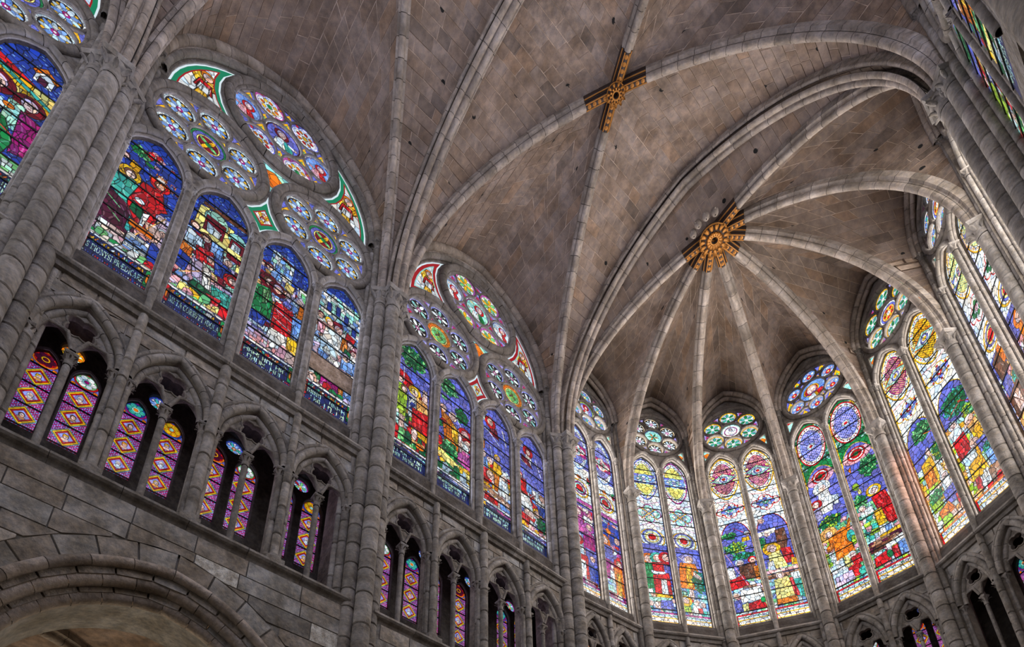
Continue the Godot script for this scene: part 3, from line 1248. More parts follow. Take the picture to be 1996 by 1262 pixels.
func ring_roll(o: Node3D, called: String, c: Vector2, r: float, tube: float, z: float, pieces := 12, flatten := 1.0) -> void:
	# a circular roll moulding cut into voussoirs
	for k in pieces:
		var a0 := TAU * k / pieces + 0.006
		var a1 := TAU * (k + 1) / pieces - 0.006
		var fr := []
		for j in 5:
			var a := a0 + (a1 - a0) * j / 4.0
			fr.append([Vector3(c.x + cos(a) * r, c.y + sin(a) * r, z), Vector3(0, 0, flatten), Vector3(-cos(a), -sin(a), 0)])
		var mb := MB.new()
		sweep(mb, roll_profile(tube, -PI * 0.75, PI * 0.75, 8), fr)
		part(o, called, mb.mesh(), mats.tracery)

func arch_roll(o: Node3D, called: String, pts: Array, z: float, tube: float, mat_name: String, vouss := 0.6, center := Vector2.ZERO) -> void:
	# a roll moulding along a line of points in the wall's plane, cut into voussoirs
	var ls := [0.0]
	for i in range(1, pts.size()): ls.append(ls[i - 1] + (pts[i] - pts[i - 1]).length())
	var total: float = ls[-1]
	var n := maxi(1, int(round(total / vouss)))
	for k in n:
		var fr := []
		for j in 4:
			var s := total * k / n + 0.006 + (total / n - 0.012) * j / 3.0
			var p := along2(pts, ls, s)
			var q0 := along2(pts, ls, maxf(0.0, s - 0.05))
			var q1 := along2(pts, ls, minf(total, s + 0.05))
			var d := (q1 - q0).normalized()
			fr.append([Vector3(p.x, p.y, z), Vector3(0, 0, 1), Vector3(-d.y, d.x, 0)])
		var mb := MB.new()
		sweep(mb, roll_profile(tube, -PI * 0.8, PI * 0.8, 8) if absf(tube) < 5.0 else [], fr)
		part(o, called, mb.mesh(), pick(mat_name, 4) if mats.has(mat_name + "_0") else mats[mat_name])

func along2(pts: Array, ls: Array, s: float) -> Vector2:
	for i in range(1, pts.size()):
		if s <= ls[i] or i == pts.size() - 1:
			var f := clampf((s - ls[i - 1]) / maxf(1e-6, ls[i] - ls[i - 1]), 0.0, 1.0)
			return pts[i - 1].lerp(pts[i], f)
	return pts[0]

func rose_corners(c: Vector2, r_in: float, d: float, r: float, r_out: float, a0: float) -> Array:
	# the curved triangles that six petals leave open towards the centre and towards the rim
	var out := []
	var m := 0.052
	for j in 6:
		var a := a0 + PI / 3.0 * j + PI / 6.0
		for w in [[r_in + m, d * 0.92], [d * 1.0, r_out]]:
			var p := PackedVector2Array()
			for i in 9: p.append(c + Vector2.from_angle(a - 0.5 + i / 8.0) * w[1])
			for i in 9: p.append(c + Vector2.from_angle(a + 0.5 - i / 8.0) * w[0])
			var ps := [p]
			for s in [-1.0, 1.0]:
				var nx := []
				for q in ps: nx.append_array(Geometry2D.clip_polygons(q, circle(c + Vector2.from_angle(a + s * PI / 6.0) * d, r + m, 20)))
				ps = nx
			var best := PackedVector2Array()
			for q in ps:
				if area(q) > area(best): best = q
			best = shrink(best, 0.012)
			if best.size() > 2 and area(best) > 0.004: out.append(best)
	return out

func spandrel_glass(o: Node3D, poly: PackedVector2Array, z: float, colors: Array, tile: int) -> void:
	# a white edge, a coloured border, a fine line and a painted middle, one pane inside the other
	var p := poly
	poly_pane(o, "border_pane", p, z, mats["glass_white"])
	var steps := [0.05, 0.11, 0.04]
	for i in 2:
		p = shrink(p, steps[i])
		if p.size() < 3: return
		poly_pane(o, "border_pane", p, z + 0.006 * (i + 1), mats[colors[i]])
	p = shrink(p, steps[2])
	if p.size() < 3: return
	poly_pane(o, "pane", p, z + 0.018, mats.atlas, tile)

func bay_window(t: Transform3D, k: float, tex: Array, label: String, which: int, panel := -1, flush := false) -> void:
	# a clerestory window of four lights, two lower roses and one above them
	var o := window_node(label, t)
	var cxs := [-2.52 * k, -0.86 * k, 0.86 * k, 2.52 * k]
	var hw := 0.655 * k
	var outline := opening(0, 3.34 * k, 14.45, 23.55, 3.95, 14)
	var holes := []
	for cx in cxs: holes.append(opening(cx, hw, 15.5, 19.8, 1.0, 7))
	var rc := [Vector2(-1.66 * k, 22.2), Vector2(1.66 * k, 22.2)]
	var top := Vector2(0, 25.28)
	var meds := []   # [centre, radius, tile, turn]
	for c in rc:
		meds.append([c, 0.47, 1 if which == 0 else 3, 0.0])
		for j in 6:
			var a := PI / 6.0 + PI / 3.0 * j
			meds.append([c + Vector2(cos(a), sin(a)) * 0.95, 0.405, 0 if which == 0 else 2, a])
	meds.append([top, 0.56, 7 if which == 0 else 9, 0.0])
	for j in 6:
		var a := PI / 3.0 * j
		var tile: int
		if which == 0: tile = [4, 5, 6, 4, 5, 6][j] if j % 3 != 1 else 5
		else: tile = [8, 26, 26, 8, 26, 26][j]
		if j == 0 or j == 2 or j == 4: pass
		meds.append([top + Vector2(cos(a), sin(a)) * 1.14, 0.46, tile, 0.0])
	for m in meds: holes.append(circle(m[0], m[1], 20))
	var tris := []
	for c in rc: tris.append_array(rose_corners(c, 0.47, 0.95, 0.405, 1.3, PI / 6.0))
	tris.append_array(rose_corners(top, 0.56, 1.14, 0.46, 1.44, 0.0))
	holes.append_array(tris)
	# what is left between the circles and the arch is glazed too
	var rest := [opening(0, 3.0 * k, 19.9, 23.55, 3.58, 12)]
	var cutters := [circle(rc[0], 1.6, 28), circle(rc[1], 1.6, 28), Geometry2D.merge_polygons(circle(top, 1.78, 28), PackedVector2Array([Vector2(-0.5, 26.0), Vector2(0.5, 26.0), Vector2(0.5, 28.5), Vector2(-0.5, 28.5)]))[0]]
	for cx in cxs: cutters.append(opening(cx, 0.88 * k, 15.0, 19.8, 1.3, 8))
	for cu in cutters:
		var nx := []
		for r in rest:
			for q in Geometry2D.clip_polygons(r, cu):
				if not Geometry2D.is_polygon_clockwise(q): nx.append(q)
		rest = nx
	var glazed := []
	for r in rest:
		for q in Geometry2D.offset_polygon(r, -0.07):
			if q.size() > 2 and area(q) > 0.035:
				holes.append(q)
				glazed.append(q)
	var mb := MB.new()
	plate(mb, outline, holes, ZP, ZQ, 0.02)
	part(o, "tracery_plate", mb.mesh(), mats.tracery)
	for i in 4:
		var bars := 7 if which == 0 else 8
		var l := lancet(o, mats[tex[i]], cxs[i], hw + 0.02, 15.48, 20.84, ZP - 0.02 if flush else ZQ - 0.005, bars, "lancet_light", 2 if i == panel else -1)
		l.set_meta("label", "")
		l.remove_meta("label")
	var r1 := child(o, "rose_glass")
	for m in meds: disc(r1, "medallion", m[0], m[1] + 0.02, ZG, m[2], m[3])
	for q in tris: poly_pane(r1, "corner_pane", q, ZG, mats.atlas, 10 if which == 0 else 20)
	var sp := child(o, "spandrel_glass")
	for q in glazed:
		var big := area(q) > 0.5
		if big: spandrel_glass(sp, q, ZG, ["glass_green", "glass_red"] if which == 0 else ["glass_red", "glass_teal"], 25)
		else: poly_pane(sp, "pane", q, ZG, mats.atlas, 27)
	# mouldings in front of the plate
	var st := child(o, "moulding")
	for c in rc:
		ring_roll(st, "voussoir", c, 1.5, 0.115, ZP + 0.03)
		ring_roll(st, "inner_voussoir", c, 1.36, 0.05, ZP + 0.01)
		for m in meds:
			if m[0].distance_to(c) < 1.3 and m[0].distance_to(c) > 0.1: ring_roll(st, "medallion_rim", m[0], m[1] + 0.045, 0.035, ZP, 3)
	ring_roll(st, "voussoir", top, 1.64, 0.13, ZP + 0.04, 14)
	ring_roll(st, "inner_voussoir", top, 1.5, 0.05, ZP + 0.01)
	for cx in cxs:
		arch_roll(st, "voussoir", arch_line(cx, 0.78 * k, 19.8, 1.16, 8), ZP + (0.0 if flush else 0.03), 0.085, "shaft", 0.5)
	arch_roll(st, "voussoir", arch_line(0, 3.1 * k, 23.55, 3.68, 14), ZP + 0.06, 0.11, "shaft", 0.6)
	# mullions stand in front of the lights
	for i in 5:
		var u: float = [-3.2, -1.715, 0.0, 1.715, 3.2][i] * k
		var r: float = [0.07, 0.085, 0.12, 0.085, 0.07][i]
		var end := i == 0 or i == 4
		if flush:
			shaft(o, "mullion", u, ZP + 0.02, r * 0.75, 15.3, 19.5, 1.1, 14.4)
			capital(o, u, 19.78, ZP + 0.02, r * 0.75, 0.3)
			continue
		shaft(o, "mullion", u, ZP + 0.06, r, 14.4, 19.5, 1.1, 14.4)
		capital(o, u, 19.78, ZP + 0.06, r, 0.3)
		if i == 2:
			for s in [-1.0, 1.0]: shaft(o, "mullion", u + 0.17 * s, ZP + 0.0, 0.06, 15.3, 19.5, 1.3, 14.4)
	# the sloping sill under the lights
	if flush: return
	var sl := MB.new()
	sl.quad(Vector3(-3.2 * k, 15.5, ZP - 0.02), Vector3(3.2 * k, 15.5, ZP - 0.02), Vector3(3.2 * k, 15.26, ZP + 0.1), Vector3(-3.2 * k, 15.26, ZP + 0.1), Vector3(0, 1, 0.6))
	sl.box(Vector3(-3.2 * k, 14.4, ZP - 0.02), Vector3(3.2 * k, 15.26, ZP + 0.1))
	part(o, "sill", sl.mesh(), mats.dark_wall)

const STRING := [[-0.3, 0.12], [-0.02, 0.04], [0.05, 0.0], [0.06, -0.06], [0.02, -0.1], [-0.05, -0.12], [-0.1, -0.2], [-0.3, -0.22]]

func string_course(t: Transform3D, half: float, y: float, z: float, label: String) -> void:
	var o := trim_node(label, t)
	var n := maxi(2, int(round(half * 2.0 / 1.15)))
	for i in n:
		var a := -half + half * 2.0 * i / n + 0.005
		var b := -half + half * 2.0 * (i + 1) / n - 0.005
		var mb := MB.new()
		var prof := []
		for j in STRING.size() - 1:
			prof.append(smooth_group([Vector2(STRING[j][0], STRING[j][1]), Vector2(STRING[j + 1][0], STRING[j + 1][1])]))
		sweep(mb, prof, [[Vector3(a, y, z), Vector3(0, 0, 1), Vector3(0, 1, 0)], [Vector3(b, y, z), Vector3(0, 0, 1), Vector3(0, 1, 0)]])
		part(o, "moulded_stone", mb.mesh(), pick("shaft", 4))

const TF := -0.3      # front of the triforium arcade
const TB := -0.62     # its back
const TG := -1.85     # the glazed outer wall of the passage

func triforium(t: Transform3D, half: float, units: Array, a: float, wall_label: String, arch_label: String, win_label: String, tex: Array, group: String) -> void:
	var k := a / 0.7
	var wall := structure(wall_label.get_slice("|", 0), wall_label.get_slice("|", 1), t)
	# front wall, cut by the arches from below
	var front := PackedVector2Array([Vector2(-half, 9.6), Vector2(half, 9.6), Vector2(half, 14.4), Vector2(-half, 14.4)])
	var polys := [front]
	for u in units:
		var nx := []
		for p in polys: nx.append_array(Geometry2D.clip_polygons(p, opening(u, a, 9.0, 12.55, 1.2, 8)))
		polys = nx
	for p in polys:
		if area(p) < 0.01: continue
		var mb := MB.new()
		plate(mb, p, [], TF, TB)
		part(wall, "spandrel", mb.mesh(), mats.ashlar_1)
	# thin ashlar on the spandrels
	for row in 5:
		var y0 := 12.5 + row * 0.37
		var u0 := -half + 0.3 * (row % 2)
		while u0 < half:
			var w := rng.randf_range(0.6, 0.95)
			var blk := PackedVector2Array([Vector2(maxf(u0, -half), y0), Vector2(minf(u0 + w, half), y0), Vector2(minf(u0 + w, half), y0 + 0.37), Vector2(maxf(u0, -half), y0 + 0.37)])
			u0 += w
			var ps := [blk]
			for u in units:
				var nx := []
				for p in ps: nx.append_array(Geometry2D.clip_polygons(p, opening(u, a + 0.14, 9.0, 12.4, 1.48, 8)))
				ps = nx
			for p in ps:
				if area(p) < 0.03 or p.size() < 3: continue
				var p3 := []
				for q in p: p3.append(Vector3(q.x, q.y, TF + 0.01))
				var m := slab(p3, Vector3(0, 13, 8), 0.014, 0.05, rng.randf_range(-0.004, 0.004))
				if m: part(wall, "block", m, ashlar_mat())
	# floor, ceiling and outer wall of the passage
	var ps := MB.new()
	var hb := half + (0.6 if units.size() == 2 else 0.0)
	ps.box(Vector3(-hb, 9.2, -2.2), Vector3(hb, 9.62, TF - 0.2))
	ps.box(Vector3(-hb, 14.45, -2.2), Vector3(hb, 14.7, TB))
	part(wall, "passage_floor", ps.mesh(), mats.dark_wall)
	var holes := []
	for u in units:
		for s in [-1.0, 1.0]: holes.append(opening(u * 1.03 + 0.385 * s * k, 0.265 * k, 11.62, 13.5, 0.42, 6))
		holes.append(circle(Vector2(u * 1.03, 14.2), 0.225 * k, 16))
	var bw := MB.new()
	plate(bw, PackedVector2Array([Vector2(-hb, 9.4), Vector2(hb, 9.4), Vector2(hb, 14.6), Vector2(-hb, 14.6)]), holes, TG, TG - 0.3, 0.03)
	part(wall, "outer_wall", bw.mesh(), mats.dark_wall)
	var w := window_node(win_label, t)
	for i in units.size():
		var u: float = units[i] * 1.03
		for s in 2:
			lancet(w, mats[tex[(i * 2 + s) % tex.size()]], u + 0.385 * (s * 2 - 1) * k, 0.28 * k, 11.6, 14.0, TG - 0.12, 4, "lancet_light", -1, [11.72, 12.29, 12.87, 13.45])
		disc(w, "oculus", Vector2(u, 14.2), 0.24 * k, TG - 0.12, [24, 22, 22, 23][i % 4])
	# the arches themselves
	for i in units.size():
		var u: float = units[i]
		var o := thing("triforium_arch", arch_label % ["first", "second", "third", "fourth"][i], "arch", group, t)
		arch_roll(o, "voussoir", arch_line(u, a + 0.07, 12.55, 1.3, 8), TF + 0.02, 0.085, "shaft", 0.42)
		arch_roll(o, "inner_voussoir", arch_line(u, a - 0.05, 12.55, 1.1, 8), TF - 0.1, 0.07, "shaft", 0.42)
		arch_roll(o, "hood_voussoir", arch_line(u, a + 0.2, 12.6, 1.42, 8), TF + 0.0, 0.05, "shaft", 0.5)
		# pierced head: two small cusped arches and a quatrefoil
		var head := opening(u, a - 0.06, 12.45, 12.55, 1.08, 8)
		var cut := [head]
		for s in [-1.0, 1.0]:
			var c: float = u + s * (a * 0.5)
			var lobe := a * 0.42
			var tre := opening(c, lobe, 12.2, 12.55, 0.5 * k, 7)
			for m in [circle(Vector2(c - lobe * 0.5, 12.66), lobe * 0.56, 12), circle(Vector2(c + lobe * 0.5, 12.66), lobe * 0.56, 12)]:
				var mg := Geometry2D.merge_polygons(tre, m)
				tre = mg[0]
			var nx := []
			for p in cut: nx.append_array(Geometry2D.clip_polygons(p, tre))
			cut = nx
		var quat := foil(Vector2(u, 13.2), 0.3 * k, 4, PI / 4.0, 0.5)
		for p in cut:
			if Geometry2D.is_polygon_clockwise(p) or area(p) < 0.01: continue
			var inside := Geometry2D.is_point_in_polygon(Vector2(u, 13.19), p) or area(p) > 0.2
			var mb := MB.new()
			plate(mb, p, [quat] if inside else [], TF - 0.1, TF - 0.22, 0.025)
			part(o, "pierced_head", mb.mesh(), mats.tracery)
		var rq := MB.new()
		var fr := closed_frames(foil(Vector2(u, 13.2), 0.325 * k, 4, PI / 4.0, 0.5), TF - 0.1, Vector2(u, 13.19))
		sweep(rq, roll_profile(0.026, 0, TAU, 6), fr)
		part(o, "quatrefoil_rim", rq.mesh(), mats.tracery)
		for s in [-1.0, 1.0]:
			arch_roll(o, "sub_arch", arch_line(u + s * a * 0.5, a * 0.46, 12.55, 0.58 * k, 6), TF - 0.1, 0.04, "tracery", 9.0)
		# colonnette in the middle, half columns at the sides
		shaft(o, "colonnette", u, TF - 0.17, 0.07 * k, 9.98, 12.22, 3.0, 9.0)
		capital(o, u, 12.5, TF - 0.17, 0.07 * k, 0.3)
		base_block(o, u, 9.7, TF - 0.17, 0.07 * k)
		for s in [-1.0, 1.0]:
			shaft(o, "jamb_shaft", u + s * (a + 0.02), TF - 0.04, 0.065 * k, 9.98, 12.25, 1.2, 9.0)
			capital(o, u + s * (a + 0.02), 12.52, TF - 0.04, 0.065 * k, 0.3)
			base_block(o, u + s * (a + 0.02), 9.7, TF - 0.04, 0.065 * k)

func wall_surround(wall: Node3D, half: float, w: float, ys: float, h: float, y0: float, y1: float, zf: float, zb: float) -> void:
	var poly := PackedVector2Array([Vector2(-half, y0)])
	poly.append(Vector2(-w, y0))
	for q in arch_line(0, w, ys, h, 14): poly.append(q)
	poly.append(Vector2(w, y0))
	poly.append(Vector2(half, y0))
	poly.append(Vector2(half, y1))
	poly.append(Vector2(-half, y1))
	var mb := MB.new()
	plate(mb, poly, [], zf, zb)
	part(wall, "clerestory_wall", mb.mesh(), mats.ashlar_3)

func build_bays() -> void:
	var where := ["behind the near pier", "in the near bay", "in the farther bay"]
	for side in [-1, 1]:
		for i in 3:
			if side > 0 and i < 2: continue
			var t := bay_frame(side, i)
			var half := bay_half(i)
			var k := half / 3.772
			var sd := "wide-window wall" if side < 0 else "opposite wall"
			var tex: Array = ["C", "A", "B"][i].split() if false else []
			for j in 4: tex.append("%s%d" % ["B" if side > 0 else ["C", "A", "B"][i], j + 1])
			bay_window(t, k, tex, "four-light clerestory window with three roses %s of the %s" % [where[i], sd], 0 if i < 2 and side < 0 else 1, 3 if i == 1 and side < 0 else -1, side > 0)
			var wl := structure("wall_left" if side < 0 else "wall_right", "stone wall around the clerestory window %s of the %s" % [where[i], sd], t)
			wall_surround(wl, half, 3.18 * k, 23.55, 3.76, 14.4, 28.3, -0.44, -1.0)
			var fa := thing("wall_arch", "rolled wall arch framing the clerestory window %s of the %s" % [where[i], sd], "arch", "wall arches of the straight bays", t)
			var line := arch_line(0, half - 0.5, 23.65, 3.82, 14)
			arch_roll(fa, "voussoir", line, -0.34, 0.16, "rib", 0.55)
			arch_roll(fa, "inner_voussoir", arch_line(0, half - 0.66, 23.6, 3.72, 14), -0.44, 0.09, "rib", 0.5)
			if side > 0:
				var low := MB.new()
				low.box(Vector3(-half, 9.4, -1.4), Vector3(half, 15.5, -0.64))
				part(wl, "lower_wall", low.mesh(), mats.ashlar_1)
				continue
			string_course(t, half - 0.3, 14.44, -0.1, "moulded string course under the clerestory window %s of the %s" % [where[i], sd])
			string_course(t, half - 0.3, 9.72, -0.06, "moulded string course under the triforium arches %s of the %s" % [where[i], sd])
			var un := [-2.57 * k, -0.86 * k, 0.86 * k, 2.57 * k]
			triforium(t, half, un, 0.7 * k, ("wall_left" if side < 0 else "wall_right") + "|triforium wall and passage %s of the %s" % [where[i], sd], "%s triforium arch counted from the camera " + where[i] + " of the " + sd, "pairs of diamond-patterned triforium lancets %s of the %s" % [where[i], sd], ["T0", "T1", "T2", "T3"], "triforium arches " + where[i])
			# the thin shafts that climb from the triforium to the mullions
			for j in 3:
				var u: float = [-1.715, 0.0, 1.715][j] * k
				var o := thing("wall_shaft", "thin shaft under the %s mullion %s of the %s" % [["nearest", "middle", "farthest"][j], where[i], sd], "shaft", "shafts between the triforium arches", t)
				shaft(o, "shaft", u, TF + 0.09, 0.115 if j == 1 else 0.09, 9.95, 14.5, 0.75, 9.0)
				base_block(o, u, 9.68, TF + 0.09, 0.12)
				shaft(o, "shaft", u - 0.13, TF + 0.02, 0.06, 9.95, 12.3, 1.2, 9.0)
				shaft(o, "shaft", u + 0.13, TF + 0.02, 0.06, 9.95, 12.3, 1.2, 9.0)

# ---------------------------------------------------------------- apse
const AZ := -0.28

func apse_window(k: int) -> void:
	var t := apse_frame(k)
	var ord: String = ["first", "second", "third", "fourth", "fifth", "sixth", "seventh"][k]
	var o := window_node("two-light apse window under a six-petal rose, %s counted from the wide-window wall" % ord, t)
	var half := 1.58 if k == 0 or k == 6 else 1.515
	var outline := opening(0, 1.27, 14.2, 24.2, 1.86, 12)
	var holes := []
	var cxs := [-0.635, 0.635]
	var hw := 0.53
	for cx in cxs: holes.append(opening(cx, hw, 14.72, 22.2, 0.86, 8))
	var c := Vector2(0, 24.34)
	var big := k == 3
	var cr := 0.46 if big else 0.38
	var pr := 0.255 if big else 0.325
	var meds := [[c, cr, [19, 14, 13, 16, 15, 15, 13][k], 0.0]]
	for j in 6:
		var a := PI / 2.0 + PI / 3.0 * j
		meds.append([c + Vector2(cos(a), sin(a)) * 0.76, pr, [18, 12, 11, 17, 11, 18, 12][k], a])
	for m in meds: holes.append(circle(m[0], m[1], 18))
	var tris := rose_corners(c, cr, 0.76, pr, 1.03, PI / 2.0)
	holes.append_array(tris)
	var corners := []
	for s in [-1.0, 1.0]:
		var tr := PackedVector2Array([Vector2(s * 1.17, 23.62), Vector2(s * 0.93, 23.42), Vector2(s * 1.17, 23.02)])
		corners.append(tr)
		holes.append(tr)
	var mb := MB.new()
	plate(mb, outline, holes, AZ, AZ - 0.16, 0.02)
	part(o, "tracery_plate", mb.mesh(), mats.tracery)
	for i in 2: lancet(o, mats["W%d%s" % [k + 1, "LR"[i]]], cxs[i], hw + 0.02, 14.7, 23.08, AZ - 0.165, 11)
	var r1 := child(o, "rose_glass")
	for m in meds: disc(r1, "medallion", m[0], m[1] + 0.015, AZ - 0.09, m[2], m[3], "atlas_bright")
	for q in tris: poly_pane(r1, "corner_pane", q, AZ - 0.09, mats.atlas_bright, 10 if big else 20)
	for q in corners: poly_pane(r1, "corner_pane", q, AZ - 0.09, mats.atlas_bright, 27 if k != 3 else 28)
	var st := child(o, "moulding")
	ring_roll(st, "voussoir", c, 1.15, 0.08, AZ + 0.02)
	for m in meds:
		if m[0] != c: ring_roll(st, "medallion_rim", m[0], m[1] + 0.03, 0.02, AZ, 3)
	for cx in cxs: arch_roll(st, "voussoir", arch_line(cx, 0.6, 22.2, 0.98, 8), AZ + 0.03, 0.07, "shaft", 0.5)
	for i in 3:
		var u: float = [-1.25, 0.0, 1.25][i]
		shaft(o, "mullion", u, AZ + 0.05, 0.08 if i == 1 else 0.06, 14.2, 21.95, 1.1, 14.2)
		capital(o, u, 22.22, AZ + 0.05, 0.08 if i == 1 else 0.06, 0.28)
	var sl := MB.new()
	sl.box(Vector3(-1.3, 14.15, AZ - 0.02), Vector3(1.3, 14.55, AZ + 0.06))
	sl.quad(Vector3(-1.3, 14.73, AZ - 0.02), Vector3(1.3, 14.73, AZ - 0.02), Vector3(1.3, 14.55, AZ + 0.06), Vector3(-1.3, 14.55, AZ + 0.06), Vector3(0, 1, 0.5))
	part(o, "sill", sl.mesh(), mats.dark_wall)
	var wl := structure("wall_back", "stone wall around the %s apse window" % ord, t)
	wall_surround(wl, half, 1.29, 24.2, 1.87, 14.15, 27.0, -0.12, -0.9)
	var fa := thing("wall_arch", "rolled wall arch framing the %s apse window counted from the wide-window wall" % ord, "arch", "wall arches of the apse", t)
	arch_roll(fa, "voussoir", arch_line(0, 1.37, 24.2, 2.06, 10), -0.06, 0.1, "rib", 0.45)
	arch_roll(fa, "inner_voussoir", arch_line(0, 1.26, 24.2, 1.86, 10), -0.16, 0.08, "rib", 0.42)
	string_course(t, half - 0.15, 14.18, -0.12, "moulded string course under the %s apse window" % ord)
	string_course(t, half - 0.15, 9.72, -0.06, "moulded string course under the triforium of the %s apse side" % ord)
	triforium(t, half, [-0.68, 0.68], 0.52, "wall_back|triforium wall and passage of the %s apse side" % ord, "%s twin triforium arch of the " + ord + " apse side", "diamond-patterned triforium lancets of the %s apse side" % ord, ["T1", "T2", "T0", "T3"], "triforium arches of the apse")
	var ws := thing("wall_shaft", "thin shaft rising from the triforium to the mullion of the %s apse window" % ord, "shaft", "shafts between the triforium arches of the apse", t)
	shaft(ws, "shaft", 0, TF + 0.09, 0.08, 9.95, 14.3, 0.75, 9.0)
	base_block(ws, 0, 9.68, TF + 0.09, 0.1)
	var low := structure("wall_back", "plain wall below the triforium of the %s apse side" % ord, t)
	var lo := MB.new()
	lo.box(Vector3(-half, FLOOR, -1.2), Vector3(half, 9.5, -0.14))
	part(low, "lower_wall", lo.mesh(), mats.ashlar_0)

func build_apse() -> void:
	for k in 7: apse_window(k)

# ---------------------------------------------------------------- main arcade, floor, far ends
func build_arcade() -> void:
	for i in 3:
		var t := bay_frame(-1, i)
		var half := bay_half(i)
		var wh: String = ["behind the near pier", "of the near bay", "of the farther bay"][i]
		var wl := structure("wall_left", "ashlar wall between the main arcade and the triforium, %s" % wh, t)
		var poly := PackedVector2Array([Vector2(-half, FLOOR), Vector2(-2.95, FLOOR)])
		for q in arch_line(0, 2.95, 5.2, 3.25, 14): poly.append(q)
		poly.append(Vector2(2.95, FLOOR))
		poly.append(Vector2(half, FLOOR))
		poly.append(Vector2(half, 9.6))
		poly.append(Vector2(-half, 9.6))
		var mb := MB.new()
		plate(mb, poly, [], -0.16, -0.7)
		part(wl, "backing", mb.mesh(), mats.bed)
		var cutter := opening(0, 3.42, 4.0, 5.2, 3.72, 14)
		var row := 0
		var y1 := 9.52
		while y1 > 5.2:
			var hgt := rng.randf_range(0.34, 0.46)
			var u0 := -half + 0.55
			if row % 2: u0 -= 0.45
			while u0 < half - 0.5:
				var w := rng.randf_range(0.75, 1.35)
				var a := maxf(u0, -half + 0.4)
				var b := minf(u0 + w, half - 0.4)
				u0 += w
				if b - a < 0.08: continue
				for p in Geometry2D.clip_polygons(PackedVector2Array([Vector2(a, y1 - hgt), Vector2(b, y1 - hgt), Vector2(b, y1), Vector2(a, y1)]), cutter):
					if area(p) < 0.03: continue
					var p3 := []
					for q in p: p3.append(Vector3(q.x, q.y, -0.14))
					var m := slab(p3, Vector3(0, 6, 9), 0.01, 0.05, rng.randf_range(-0.004, 0.004), 0.007)
					if m: part(wl, "block", m, mats.limewash if rng.randf() < 0.06 else ashlar_mat())
			y1 -= hgt
			row += 1
		var ar := thing("arcade_arch", "broad moulded arcade arch opening into the dark aisle, %s" % wh, "arch", "main arcade arches", t)
		# ring of wall voussoirs
		var pts := arch_line(0, 3.0, 5.2, 3.3, 14)
		var out_pts := arch_line(0, 3.42, 5.2, 3.72, 14)
		var nseg := 16
		var l0 := lengths2(pts)
		var l1 := lengths2(out_pts)
		for j in nseg:
			var p3 := []
			for q in [[pts, l0, j], [pts, l0, j + 1], [out_pts, l1, j + 1], [out_pts, l1, j]]:
				var v := along2(q[0], q[1], q[1][-1] * q[2] / nseg)
				p3.append(Vector3(v.x, v.y, -0.14))
			var m := slab(p3, Vector3(0, 3, 9), 0.016, 0.06, 0.004)
			if m: part(ar, "ring_block", m, ashlar_mat())
		arch_roll(ar, "hood_voussoir", arch_line(0, 2.93, 5.2, 3.23, 14), -0.14, 0.1, "rib", 0.7)
		arch_roll(ar, "voussoir", arch_line(0, 2.72, 5.2, 2.98, 14), -0.34, 0.13, "rib", 0.55)
		arch_roll(ar, "inner_voussoir", arch_line(0, 2.5, 5.2, 2.74, 14), -0.55, 0.13, "rib", 0.5)
		for q in [[2.9, 3.18, 2.74, 2.98, -0.2], [2.72, 2.96, 2.52, 2.74, -0.42]]:
			var oo := arch_line(0, q[0], 5.2, q[1], 14)
			var ii := arch_line(0, q[2], 5.2, q[3], 14)
			var la := lengths2(oo)
			var lb := lengths2(ii)
			for j in 15:
				var p3 := []
				for r in [[oo, la, j], [oo, la, j + 1], [ii, lb, j + 1], [ii, lb, j]]:
					var v := along2(r[0], r[1], r[1][-1] * r[2] / 15.0)
					p3.append(Vector3(v.x, v.y, q[4]))
				var m := slab(p3, Vector3(0, 3, 9), 0.014, 0.16, 0.0)
				if m: part(ar, "order_block", m, ashlar_mat())
		var sof := MB.new()
		for p in [[2.42, 2.64, -0.55, -1.5]]:
			var li := arch_line(0, p[0], 5.2, p[1], 14)
			for j in li.size() - 1:
				sof.quad(Vector3(li[j].x, li[j].y, p[2]), Vector3(li[j + 1].x, li[j + 1].y, p[2]), Vector3(li[j + 1].x, li[j + 1].y, p[3]), Vector3(li[j].x, li[j].y, p[3]), Vector3(-li[j].x, 4.0 - li[j].y, 0))
		part(ar, "soffit", sof.mesh(), mats.ashlar_2)
		# aisle vault beyond
		aisle(t, half, wh)
		for s in [-1.0, 1.0]:
			var pm := MB.new()
			pm.box(Vector3(s * 3.1 - 0.65, FLOOR, -1.5), Vector3(s * 3.1 + 0.65, 5.2, -0.2))
			part(ar, "arch_support", pm.mesh(), mats.ashlar_0)

func lengths2(p: Array) -> Array:
	var out := [0.0]
	for i in range(1, p.size()): out.append(out[i - 1] + (p[i] - p[i - 1]).length())
	return out

